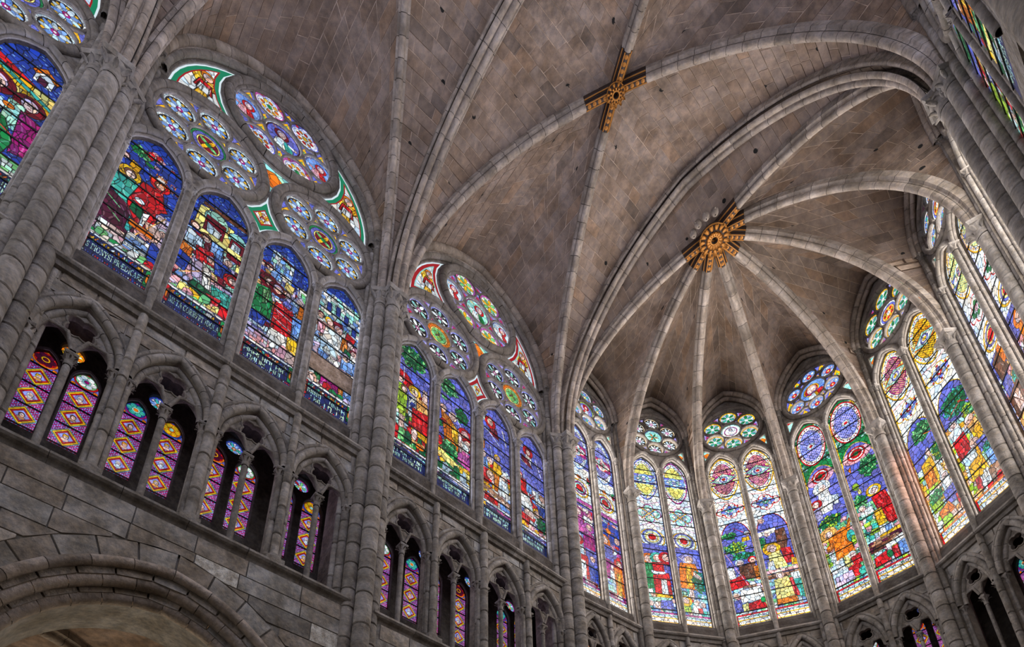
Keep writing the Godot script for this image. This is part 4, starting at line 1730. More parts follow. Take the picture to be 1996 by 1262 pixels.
func aisle(t: Transform3D, half: float, wh: String) -> void:
	var o := structure("ceiling", "dim ribbed vault of the aisle seen through the arcade arch, %s" % wh)
	var key := Vector3(0, 8.6, -4.6)
	for sx in [-1.0, 1.0]:
		for sz in [0, 1]:
			var z: float = -0.72 if sz == 0 else -8.0
			var c: Vector3 = Vector3(sx * half, 5.2, z)
			var mid_side := Vector3(sx * half, 8.3, -4.6)
			var mid_face := Vector3(0, 8.3, z)
			half_web(o, t * c, t.origin.y + 5.2, t * mid_side, t * c, 5.2, t * key, 0.5, 1.0, 0.05, false)
			half_web(o, t * c, 5.2, t * mid_face, t * c, 5.2, t * key, 0.5, 1.0, 0.05, false)
			var r := thing("aisle_rib", "dim aisle vault rib %s, %s corner by the %s" % [wh, "nearer" if sx < 0 else "farther", "arcade" if sz == 0 else "outer wall"], "rib", "ribs of the aisle vault " + wh)
			rib(r, arch_path(t * c, t * key, 5.2), rib_profile(0.16, 0.3), rib_profile(0.16, 0.3, 0.03), 0.6)
	var mb := MB.new()
	mb.box(Vector3(-half, FLOOR, -8.4), Vector3(half, 8.9, -8.0))
	var w := structure("wall_left", "dark outer wall of the aisle %s" % wh, t)
	part(w, "outer_wall", mb.mesh(), mats.dark_wall)
	var gw := window_node("glowing pane added out of view to lighten the aisle, %s" % wh, t)
	var g := MB.new()
	g.box(Vector3(-1.2, 0, -8.0), Vector3(1.2, 4.0, -7.94))
	part(gw, "pane", g.mesh(), mats.fill_glow)  # unseen pane added to brighten the aisle

func build_shell() -> void:
	var fl := structure("floor", "pale stone floor of the choir")
	var mb := MB.new()
	mb.box(Vector3(-16, FLOOR - 0.3, -21), Vector3(9, FLOOR, 20))
	part(fl, "paving", mb.mesh(), mats.floor_stone)
	# the wall beside the camera, out of the picture
	var wr := structure("wall_right", "plain wall beside the camera")
	var w := MB.new()
	w.box(Vector3(6.45, FLOOR, -3.3), Vector3(7.4, 28.3, 19))
	part(wr, "masonry", w.mesh(), mats.ashlar_1)
	for i in 2:
		var gs := window_node("unseen glowing pane added for side fill beside the camera, %s" % ["behind it", "above it"][i], Transform3D.IDENTITY)
		var gb := MB.new()
		var zc: float = [8.07, 0.53][i]
		gb.box(Vector3(6.41, 15.7, zc - 3.1), Vector3(6.45, 26.1, zc + 3.1))
		part(gs, "pane", gb.mesh(), mats.fill_glow)  # pane added on the wall face as side fill for the facing wall
	var lowr := MB.new()
	lowr.box(Vector3(6.5, FLOOR, -10.7), Vector3(7.4, 9.5, -3.2))
	part(wr, "masonry", lowr.mesh(), mats.ashlar_1)
	var wl := structure("wall_left", "plain transept wall behind the camera")
	var w2 := MB.new()
	w2.box(Vector3(-8, FLOOR, 11.8), Vector3(-6.3, 28.3, 19))
	w2.box(Vector3(-16, FLOOR, 11.8), Vector3(-6.3, 9.4, 12.2))
	w2.box(Vector3(-16, FLOOR, -11.2), Vector3(-6.6, 9.4, -10.9))
	part(wl, "masonry", w2.mesh(), mats.ashlar_1)
	# end wall and an unseen glowing pane added for fill
	var wf := structure("wall_front", "transept wall behind the camera around an added fill pane")
	var w3 := MB.new()
	w3.box(Vector3(-8, FLOOR, 18), Vector3(-5.4, 28.3, 19))
	w3.box(Vector3(5.4, FLOOR, 18), Vector3(8, 28.3, 19))
	w3.box(Vector3(-5.4, FLOOR, 18), Vector3(5.4, 2.8, 19))
	w3.box(Vector3(-5.4, 23.2, 18), Vector3(5.4, 28.3, 19))
	part(wf, "masonry", w3.mesh(), mats.ashlar_1)
	var gw := window_node("large glowing pane added behind the camera as fill", Transform3D.IDENTITY)
	var g := MB.new()
	g.box(Vector3(-5.4, 2.8, 18.2), Vector3(5.4, 23.2, 18.3))
	part(gw, "pane", g.mesh(), mats.fill_glow)  # added glow that brightens the choir from behind
	var rf := structure("ceiling", "dark slab added above the vaults to block sky leaks")
	var r := MB.new()
	r.box(Vector3(-9, 29.2, -20), Vector3(9, 29.5, 19))
	part(rf, "leak_slab", r.mesh(), mats.dark_wall)  # unseen slab added to keep sky from showing through vault gaps
	var ce := structure("ceiling", "flat vault zone over the crossing behind the camera")
	var c := MB.new()
	c.box(Vector3(-8, 28.3, 11.7), Vector3(8, 28.8, 19))
	part(ce, "masonry", c.mesh(), mats.web_0)

# ---------------------------------------------------------------- stained glass
const ATLAS_X := 8
const ATLAS_Y := 4

func tile_uv(i: int) -> Vector2:
	return Vector2((i % ATLAS_X + 0.5) / ATLAS_X, (i / ATLAS_X + 0.5) / ATLAS_Y)

const INK := Color(0.07, 0.06, 0.07)

const PAL := {
	"B": Color(0.13, 0.24, 0.62), "b": Color(0.45, 0.62, 0.92), "V": Color(0.38, 0.40, 0.76), "v": Color(0.60, 0.60, 0.88),
	"R": Color(0.78, 0.08, 0.12), "r": Color(0.45, 0.05, 0.14), "G": Color(0.06, 0.50, 0.27), "g": Color(0.45, 0.78, 0.50),
	"T": Color(0.22, 0.66, 0.62), "t": Color(0.60, 0.86, 0.82), "Y": Color(0.93, 0.70, 0.10), "y": Color(0.95, 0.88, 0.52),
	"O": Color(0.88, 0.45, 0.08), "o": Color(0.93, 0.66, 0.36), "W": Color(0.93, 0.96, 0.98), "w": Color(0.74, 0.82, 0.88),
	"P": Color(0.90, 0.64, 0.70), "p": Color(0.93, 0.78, 0.74), "M": Color(0.62, 0.09, 0.47), "m": Color(0.30, 0.07, 0.19),
	"N": Color(0.40, 0.24, 0.17), "n": Color(0.62, 0.47, 0.38), "S": Color(0.76, 0.70, 0.86), "L": Color(0.62, 0.78, 0.20),
	"E": Color(0.02, 0.36, 0.22), "K": Color(0.09, 0.08, 0.09), "D": Color(0.08, 0.13, 0.34), "F": Color(0.70, 0.30, 0.62),
}

class Paint:
	var im: Image
	var k: float           # pixels per unit; a light is 100 units wide
	var o := Vector2.ZERO
	var pal: Dictionary
	var rng := RandomNumberGenerator.new()
	var x_max := 100.0
	func c(q) -> Color:
		return pal[q] if q is String else q
	func spans(p: PackedVector2Array, y: float) -> PackedFloat32Array:
		var xs := PackedFloat32Array()
		var n := p.size()
		for i in n:
			var a := p[i]
			var b := p[(i + 1) % n]
			if (a.y <= y) != (b.y <= y): xs.append(a.x + (b.x - a.x) * (y - a.y) / (b.y - a.y))
		xs.sort()
		return xs
	func fill(p: PackedVector2Array, col: Color) -> void:
		var y0 := 1e9
		var y1 := -1e9
		for q in p:
			y0 = minf(y0, q.y)
			y1 = maxf(y1, q.y)
		var r0 := maxi(0, int(floor((y0 * k))))
		var r1 := mini(im.get_height() - 1, int(ceil(y1 * k)) )
		for r in range(r0, r1 + 1):
			var xs := spans(p, (r + 0.5) / k)
			for i in range(0, xs.size() - 1, 2):
				var a := clampf(xs[i], 0.0, x_max)
				var b := clampf(xs[i + 1], 0.0, x_max)
				var xa := int(round(a * k))
				var xb := int(round(b * k))
				if xb > xa: im.fill_rect(Rect2i(int(o.x) + xa, int(o.y) + r, xb - xa, 1), col)
	func line(a: Vector2, b: Vector2, w: float, col) -> void:
		var d := b - a
		if d.length_squared() < 1e-8: return
		var n := Vector2(-d.y, d.x).normalized() * w / 2.0
		fill(PackedVector2Array([a + n, b + n, b - n, a - n]), c(col))
	func path(pts: PackedVector2Array, w: float, col, closed := false) -> void:
		for i in pts.size() - (0 if closed else 1): line(pts[i], pts[(i + 1) % pts.size()], w, col)
	func poly(col, a: Array, lead := 1.3) -> PackedVector2Array:
		var p := PackedVector2Array()
		for i in range(0, a.size() - 1, 2): p.append(Vector2(a[i], a[i + 1]))
		fill(p, c(col))
		if lead > 0.0: path(p, lead, Color(0.07, 0.06, 0.07), true)
		return p
	func ring(cx: float, cy: float, rx: float, ry: float, n := 20, rot := 0.0) -> PackedVector2Array:
		var p := PackedVector2Array()
		for i in n: p.append(Vector2(cx, cy) + Vector2(cos(TAU * i / n) * rx, sin(TAU * i / n) * ry).rotated(rot))
		return p
	func ell(col, cx: float, cy: float, rx: float, ry: float, lead := 1.2, rot := 0.0) -> void:
		var p := ring(cx, cy, rx, ry, 18, rot)
		fill(p, c(col))
		if lead > 0.0: path(p, lead, Color(0.07, 0.06, 0.07), true)
	func robe(col, a: Array, folds := 4, lead := 1.3) -> void:
		var p := poly(col, a, 0.0)
		var y0 := 1e9
		var y1 := -1e9
		for q in p:
			y0 = minf(y0, q.y)
			y1 = maxf(y1, q.y)
		var dark: Color = c(col).darkened(0.55)
		var pale: Color = c(col).lightened(0.28)
		var y := y0
		var ph := rng.randf() * 6.0
		while y < y1:
			var xs := spans(p, y)
			if xs.size() >= 2:
				var w := xs[xs.size() - 1] - xs[0]
				for f in folds:
					var u := (f + 0.6) / folds + sin(y * 0.13 + f * 2.1 + ph) * 0.07
					var x := xs[0] + w * u
					var on := sin(y * 0.09 + f * 1.7 + ph) > -0.35
					if on and w > 7.0: fill(PackedVector2Array([Vector2(x, y), Vector2(x + 1.3, y), Vector2(x + 1.3, y + 1.0), Vector2(x, y + 1.0)]), dark)
					elif w > 7.0: fill(PackedVector2Array([Vector2(x, y), Vector2(x + 2.4, y), Vector2(x + 2.4, y + 1.0), Vector2(x, y + 1.0)]), pale)
			y += 1.0
		if lead > 0.0: path(p, lead, Color(0.07, 0.06, 0.07), true)
	func head(x: float, y: float, r: float, hair, halo = null, hr := 2.0, skin = "p") -> void:
		if halo != null:
			ell(halo, x, y, r * hr, r * hr)
			path(ring(x, y, r * hr * 0.78, r * hr * 0.78, 16), 0.8, c(halo).darkened(0.45), true)
		ell(hair, x, y - r * 0.15, r * 1.1, r * 1.2)
		ell(skin, x + r * 0.12, y + r * 0.12, r * 0.8, r * 0.95, 0.8)
		line(Vector2(x - r * 0.3, y - r * 0.05), Vector2(x + r * 0.05, y - r * 0.05), r * 0.16, "K")
		line(Vector2(x + r * 0.3, y - r * 0.05), Vector2(x + r * 0.6, y - r * 0.05), r * 0.16, "K")
		line(Vector2(x + r * 0.18, y + r * 0.05), Vector2(x + r * 0.26, y + r * 0.4), r * 0.12, "n")
		line(Vector2(x - r * 0.1, y + r * 0.6), Vector2(x + r * 0.4, y + r * 0.6), r * 0.14, "r")
	func fig(x: float, y: float, h: float, robe_c, cloak, hair, halo = null, s := 1.0) -> void:
		# a robed standing figure with its feet at y; s = -1 turns it round
		var w := h * 0.17
		robe(robe_c, [x - w * 0.8, y - h * 0.78, x + w * 0.8, y - h * 0.78, x + w * 1.0, y - h * 0.45, x + w * 1.25, y, x - w * 1.25, y, x - w * 0.95, y - h * 0.45], 5)
		robe(cloak, [x - s * w * 1.0, y - h * 0.76, x - s * w * 0.1, y - h * 0.78, x + s * w * 0.3, y - h * 0.4, x - s * w * 0.2, y - h * 0.1, x - s * w * 1.4, y - h * 0.04, x - s * w * 1.2, y - h * 0.45], 3)
		robe(cloak, [x + s * w * 0.5, y - h * 0.74, x + s * w * 1.0, y - h * 0.66, x + s * w * 1.75, y - h * 0.56, x + s * w * 1.6, y - h * 0.48, x + s * w * 0.6, y - h * 0.52], 1)
		ell("p", x + s * w * 1.85, y - h * 0.54, w * 0.24, w * 0.22, 0.8)
		head(x, y - h * 0.87, h * 0.075, hair, halo)
		ell("n", x - w * 0.4, y + 1.0, w * 0.32, w * 0.14, 0.8)
		ell("n", x + w * 0.5, y + 1.0, w * 0.32, w * 0.14, 0.8)
	func kneel(x: float, y: float, h: float, robe_c, hair, s := 1.0, halo = null) -> void:
		robe(robe_c, [x - s * h * 0.05, y - h * 0.72, x + s * h * 0.22, y - h * 0.62, x + s * h * 0.3, y - h * 0.25, x + s * h * 0.38, y, x - s * h * 0.62, y, x - s * h * 0.5, y - h * 0.25, x - s * h * 0.25, y - h * 0.62], 4)
		robe(robe_c, [x + s * h * 0.1, y - h * 0.58, x + s * h * 0.5, y - h * 0.5, x + s * h * 0.5, y - h * 0.42, x + s * h * 0.12, y - h * 0.42], 1)
		ell("p", x + s * h * 0.53, y - h * 0.47, h * 0.05, h * 0.05, 0.7)
		head(x + s * h * 0.12, y - h * 0.83, h * 0.11, hair, halo)
	func tree(x: float, y: float, rx: float, ry: float, a, b, n := 26) -> void:
		ell("E", x, y, rx * 0.86, ry * 0.86, 0.8)
		for i in int(n * 1.6):
			var t := rng.randf() * TAU
			var q := sqrt(rng.randf())
			ell(a if rng.randf() < 0.55 else b, x + cos(t) * rx * q, y + sin(t) * ry * q, rng.randf_range(3.6, 6.6), rng.randf_range(2.6, 4.4), 0.9, rng.randf() * 3.0)
	func blocks(x0: float, y0: float, x1: float, y1: float, bw: float, bh: float, cols: Array) -> void:
		var y := y0
		var row := 0
		while y < y1 - 0.5:
			var x := x0 - (bw * 0.5 if row % 2 else 0.0)
			while x < x1:
				var a := maxf(x, x0)
				var b := minf(x + bw, x1)
				var e := minf(y + bh, y1)
				if b > a + 0.5: poly(cols[rng.randi() % cols.size()], [a, y, b, y, b, e, a, e], 0.9)
				x += bw
			y += bh
			row += 1
	func ground(y0: float, y1: float, cols: Array, n := 12, x0 := 0.0, x1 := 100.0) -> void:
		for i in n:
			var x := x0 + (x1 - x0) * i / n + rng.randf_range(-3, 3)
			var y := rng.randf_range(y0, y1)
			poly(cols[rng.randi() % cols.size()], [x - 8, y1, x - 6, y, x + 2, y - 4, x + 10, y + 1, x + 12, y1], 0.9)
	func patches(y0: float, y1: float, cols: Array, size: float) -> void:
		# drapery and ground broken into many small pieces, as a background for the figures
		var y := y0
		while y < y1:
			var x := -size * rng.randf()
			while x < 100.0:
				var s := size * rng.randf_range(0.6, 1.5)
				var a := rng.randf_range(-0.5, 0.5)
				var q := []
				for c4 in [[-0.6, -0.55], [0.6, -0.5], [0.65, 0.5], [-0.5, 0.6]]:
					var v := Vector2(c4[0] * s * rng.randf_range(0.8, 1.2), c4[1] * size * 1.5 * rng.randf_range(0.8, 1.2)).rotated(a)
					q.append(x + v.x + s / 2.0)
					q.append(y + v.y)
				robe(cols[rng.randi() % cols.size()], q, 2, 1.0)
				x += s
			y += size * 1.15
	func quarries(y0: float, y1: float, a, b, s := 9.0) -> void:
		poly(a, [0, y0, 100, y0, 100, y1, 0, y1], 0.0)
		var i := -int(y1 / s) - 2
		while i * s < 100.0 + y1:
			line(Vector2(i * s, y0), Vector2(i * s + (y1 - y0), y1), 0.7, b)
			line(Vector2(i * s + (y1 - y0), y0), Vector2(i * s, y1), 0.7, b)
			i += 1
	func beads(p: PackedVector2Array, r: float, step: float, cols: Array) -> void:
		var acc := 0.0
		var n := 0
		for i in p.size():
			var a := p[i]
			var b := p[(i + 1) % p.size()]
			var l := a.distance_to(b)
			while acc < l:
				var q := a.lerp(b, acc / l)
				ell(cols[n % cols.size()], q.x, q.y, r, r, 0.5)
				n += 1
				acc += step
			acc -= l
	func vesica(cx: float, cy: float, rx: float, ry: float, field, dot, edge, bead: Array, sharp := true, step := 7.0) -> void:
		var outline := func(f: float) -> PackedVector2Array:
			var p := PackedVector2Array()
			for i in 32:
				var t := TAU * i / 32
				var y := sin(t)
				var x := cos(t) if not sharp else signf(cos(t)) * (1.0 - y * y) * 0.35 + cos(t) * 0.65
				p.append(Vector2(cx + x * rx * f, cy + y * ry * f))
			return p
		fill(outline.call(1.0), c(edge))
		path(outline.call(1.0), 1.4, "K", true)
		fill(outline.call(0.93), c("W"))
		beads(outline.call(0.85), 2.6, 7.5, bead)
		var inner: PackedVector2Array = outline.call(0.76)
		fill(inner, c(field))
		var row := 0
		var y := cy - ry
		while y < cy + ry:
			var xs := spans(inner, y)
			if xs.size() >= 2:
				var x := cx - rx + (step / 2.0 if row % 2 else 0.0)
				while x < cx + rx:
					if x > xs[0] + 2.0 and x < xs[xs.size() - 1] - 2.0:
						var s := step * 0.3
						fill(PackedVector2Array([Vector2(x, y - s), Vector2(x + s, y), Vector2(x, y + s), Vector2(x - s, y)]), c(dot))
					x += step
			y += step * 0.62
			row += 1
		path(inner, 1.3, "K", true)
	func quatrefoil(cx: float, cy: float, rx: float, ry: float, edge, field, a, b, mid) -> void:
		for q in [[edge, 1.0], [field, 0.84]]:
			for d in [[-0.55, 0], [0.55, 0], [0, -0.5], [0, 0.5]]: fill(ring(cx + d[0] * rx, cy + d[1] * ry, rx * 0.45 * q[1], ry * 0.5 * q[1]), c(q[0]))
			fill(ring(cx, cy, rx * 0.6 * q[1], ry * 0.6 * q[1]), c(q[0]))
		for d in [[-0.5, 0], [0.5, 0], [0, -0.42], [0, 0.42], [-0.3, -0.25], [0.3, -0.25], [-0.3, 0.25], [0.3, 0.25]]:
			ell(a if d[0] * d[1] == 0.0 else b, cx + d[0] * rx, cy + d[1] * ry, rx * 0.15, ry * 0.18, 1.0)
		poly(mid, [cx - rx * 0.24, cy, cx, cy - ry * 0.26, cx + rx * 0.24, cy, cx, cy + ry * 0.26])
		ell("W", cx, cy, rx * 0.07, ry * 0.08, 0.8)
	func roundel(cx: float, cy: float, r: float, cols: Array) -> void:
		for i in cols.size(): ell(cols[i], cx, cy, r * (1.0 - i / float(cols.size() + 0.6)), r * (1.0 - i / float(cols.size() + 0.6)), 1.0)
	func marks(x0: float, x1: float, y: float, h: float, col) -> void:
		# worn lettering that nobody can read any more
		var x := x0
		while x < x1 - h * 0.5:
			var w := h * rng.randf_range(0.35, 0.65)
			var t := rng.randi() % 5
			if t != 4:
				line(Vector2(x, y), Vector2(x, y + h), h * 0.16, col)
				if t != 0: line(Vector2(x + w, y), Vector2(x + w, y + h), h * 0.16, col)
				if t == 1: line(Vector2(x, y + h * 0.08), Vector2(x + w, y + h * 0.08), h * 0.14, col)
				if t == 2: line(Vector2(x, y), Vector2(x + w, y + h), h * 0.14, col)
				if t == 3: line(Vector2(x, y + h * 0.5), Vector2(x + w, y + h * 0.5), h * 0.14, col)
			x += w + h * 0.3
	func write(txt: String, x0: float, x1: float, y: float, h: float, col) -> void:
		var ts := TextServerManager.get_primary_interface()
		var f := SystemFont.new()
		f.font_names = PackedStringArray(["Droid Serif"])
		var rid: RID = f.get_rids()[0]
		var size := Vector2i(int(h * k * 1.38), 0)
		ts.font_render_range(rid, size, 32, 255)
		var w := 0.0
		for i in txt.length(): w += ts.font_get_glyph_advance(rid, size.x, ts.font_get_glyph_index(rid, size.x, txt.unicode_at(i), 0)).x
		var sq := (x1 - x0) * k / maxf(1.0, w)
		var x := x0 * k
		var cc := c(col)
		for i in txt.length():
			var g := ts.font_get_glyph_index(rid, size.x, txt.unicode_at(i), 0)
			var uv := ts.font_get_glyph_uv_rect(rid, size, g)
			var off := ts.font_get_glyph_offset(rid, size, g)
			var ti := ts.font_get_glyph_texture_idx(rid, size, g)
			if ti >= 0 and uv.size.x > 0:
				var src := ts.font_get_texture_image(rid, size, ti)
				var gw := int(uv.size.x * sq)
				for py in int(uv.size.y):
					for px in gw:
						var al := src.get_pixel(int(uv.position.x + px / sq), int(uv.position.y) + py).a
						var dx := int(o.x + x + off.x * sq) + px
						var dy := int(o.y + (y + h) * k + off.y) + py
						if al > 0.15 and dx >= 0 and dy >= 0 and dx < im.get_width() and dy < im.get_height():
							im.set_pixel(dx, dy, im.get_pixel(dx, dy).lerp(cc, al))
			x += ts.font_get_glyph_advance(rid, size.x, g).x * sq
	func draw(script: String, dy := 0.0) -> void:
		# one shape per ';': p colour points | r colour points (draped) | e colour cx cy rx ry | f/k figures | t tree | b blocks | g ground | h head | l line
		for s in script.split(";"):
			var w := s.strip_edges().split(" ", false)
			if w.size() < 2: continue
			var v := []
			var cols := []
			for q in w.slice(1):
				if q.is_valid_float(): v.append(float(q))
				else: cols.append(null if q == "-" else q)
			match w[0]:
				"p", "r", "l":
					for i in range(1, v.size(), 2): v[i] += dy
					if w[0] == "p": poly(cols[0], v)
					elif w[0] == "r": robe(cols[0], v)
					else: path(poly_points(v), 2.0, cols[0])
				"e": ell(cols[0], v[0], v[1] + dy, v[2], v[3])
				"f": fig(v[0], v[1] + dy, v[2], cols[0], cols[1], cols[2], cols[3] if cols.size() > 3 else null, v[3] if v.size() > 3 else 1.0)
				"k": kneel(v[0], v[1] + dy, v[2], cols[0], cols[1], v[3] if v.size() > 3 else 1.0, cols[2] if cols.size() > 2 else null)
				"t": tree(v[0], v[1] + dy, v[2], v[3], cols[0], cols[1], int(v[4]) if v.size() > 4 else 26)
				"b": blocks(v[0], v[1] + dy, v[2], v[3] + dy, v[4], v[5], cols)
				"g": ground(v[0] + dy, v[1] + dy, cols, int(v[2]) if v.size() > 2 else 12)
				"h": head(v[0], v[1] + dy, v[2], cols[0], cols[1] if cols.size() > 1 else null)
	func poly_points(v: Array) -> PackedVector2Array:
		var p := PackedVector2Array()
		for i in range(0, v.size() - 1, 2): p.append(Vector2(v[i], v[i + 1]))
		return p

var cells := PackedByteArray()   # a repeating net of glass pieces: tone, warmth, lead
const CELL_SIDE := 288

func make_cells(step: int) -> void:
	var n := CELL_SIDE / step
	var px := PackedFloat32Array()
	var py := PackedFloat32Array()
	var tone := PackedByteArray()
	var r := RandomNumberGenerator.new()
	r.seed = 77
	for j in n:
		for i in n:
			px.append((i + r.randf_range(0.08, 0.92)) * step)
			py.append((j + r.randf_range(0.08, 0.92)) * step)
			tone.append(r.randi() % 256)
	cells.resize(CELL_SIDE * CELL_SIDE * 2)
	for y in CELL_SIDE:
		var cj := y / step
		for x in CELL_SIDE:
			var ci := x / step
			var d1 := 1e9
			var d2 := 1e9
			var best := 0
			for dj in [-1, 0, 1]:
				var jj: int = (cj + dj + n) % n
				var oy := float(CELL_SIDE * (1 if cj + dj >= n else -1 if cj + dj < 0 else 0))
				for di in [-1, 0, 1]:
					var ii: int = (ci + di + n) % n
					var ox := float(CELL_SIDE * (1 if ci + di >= n else -1 if ci + di < 0 else 0))
					var q := jj * n + ii
					var ex := px[q] + ox - x
					var ey := py[q] + oy - y
					var d := ex * ex + ey * ey
					if d < d1:
						d2 = d1
						d1 = d
						best = q
					elif d < d2: d2 = d
			var e := sqrt(d2) - sqrt(d1)
			cells[(y * CELL_SIDE + x) * 2] = tone[best]
			cells[(y * CELL_SIDE + x) * 2 + 1] = 1 if e < 2.3 else 0

func leaded(im: Image, ox: int, oy: int, lead: float, spread: float) -> ImageTexture:
	# breaks the painted design into pieces of glass of slightly different tone, with lead between them
	var w := im.get_width()
	var h := im.get_height()
	var d := im.get_data()
	for y in h:
		var row := ((y + oy) % CELL_SIDE) * CELL_SIDE
		for x in w:
			var q := (row + (x + ox) % CELL_SIDE) * 2
			var i := (y * w + x) * 3
			var t := cells[q] / 255.0
			var f := 1.0 + spread * (t - 0.55)
			if cells[q + 1]: f *= lead
			var wm := (t * 7.0 - floorf(t * 7.0) - 0.5) * 0.18
			d[i] = clampi(int(d[i] * f * (1.0 + wm)), 0, 255)
			d[i + 1] = clampi(int(d[i + 1] * f), 0, 255)
			d[i + 2] = clampi(int(d[i + 2] * f * (1.0 - wm)), 0, 255)
	return ImageTexture.create_from_image(Image.create_from_data(w, h, false, Image.FORMAT_RGB8, d))

func canvas(w: int, h: int, sd: int) -> Paint:
	var p := Paint.new()
	p.im = Image.create(w, h, false, Image.FORMAT_RGB8)
	p.k = w / 100.0
	p.pal = PAL
	p.rng.seed = sd
	return p

func glass_mat(called: String, tex: Texture2D, energy: float, tint := Color.WHITE) -> StandardMaterial3D:
	var m := StandardMaterial3D.new()
	m.resource_name = called
	m.albedo_color = Color(0.04, 0.04, 0.045)
	m.roughness = 0.35
	m.emission_enabled = true
	m.emission = tint
	m.emission_energy_multiplier = energy
	if tex:
		m.emission_texture = tex
		m.emission_operator = BaseMaterial3D.EMISSION_OP_MULTIPLY
	m.texture_repeat = false
	mats[called] = m
	return m

func bay_caption(p: Paint, lines: Array, rich: bool) -> void:
	# the ornament and the lettered band at the foot of a bay light
	p.poly("W", [0, 302, 100, 302, 100, 307, 0, 307], 0.8)
	if rich:
		p.poly("D", [0, 307, 100, 307, 100, 367, 0, 367], 0.0)
		for i in 34: p.poly(["O", "R", "B", "Y", "T", "W", "B"][p.rng.randi() % 7], [i * 3 - 2, 310 + p.rng.randf() * 10, i * 3 + 3, 308 + p.rng.randf() * 5, i * 3 + 4, 317 + p.rng.randf() * 6, i * 3, 322], 0.9)
		for i in 30: p.poly(["B", "V", "R", "w"][p.rng.randi() % 4], [i * 3.4, 349, i * 3.4 + 2.5, 346, i * 3.4 + 3, 352], 0.6)
		for x in [0, 92]:
			p.poly("G" if x else "R", [x, 306, x + 8, 306, x + 8, 344, x, 344])
			p.poly("O", [x + 2, 318, x + 6, 312, x + 6, 338, x + 2, 332])
	else:
		p.poly("D", [0, 307, 100, 307, 100, 367, 0, 367], 0.0)
		for i in 36: p.poly(["V", "T", "v", "Y", "t", "B", "W", "F"][p.rng.randi() % 8], [p.rng.randf() * 100, 309 + p.rng.randf() * 8, p.rng.randf() * 3 + i * 2.8, 308 + p.rng.randf() * 8, i * 2.8 + 4, 316 + p.rng.randf() * 4], 0.7)
	for j in lines.size():
		var h := 13.0 if lines.size() == 1 else 10.0
		var y := 327.0 if lines.size() == 1 else 324.0 + j * 13.0
		if lines[j] == "": p.marks(10 + j * 8, 92, y, h, Color(0.72, 0.9, 0.8))
		else: p.write(lines[j], 9, 92, y, h, Color(0.72, 0.92, 0.8))

func sky(p: Paint, a, b, y0: float, y1: float) -> void:
	p.poly(a, [0, y0, 100, y0, 100, y1, 0, y1], 0.0)
	for i in int((y1 - y0) * 0.5): p.ell(b, p.rng.randf() * 100, p.rng.randf_range(y0, y1), 2.6, 1.6, 0.5)

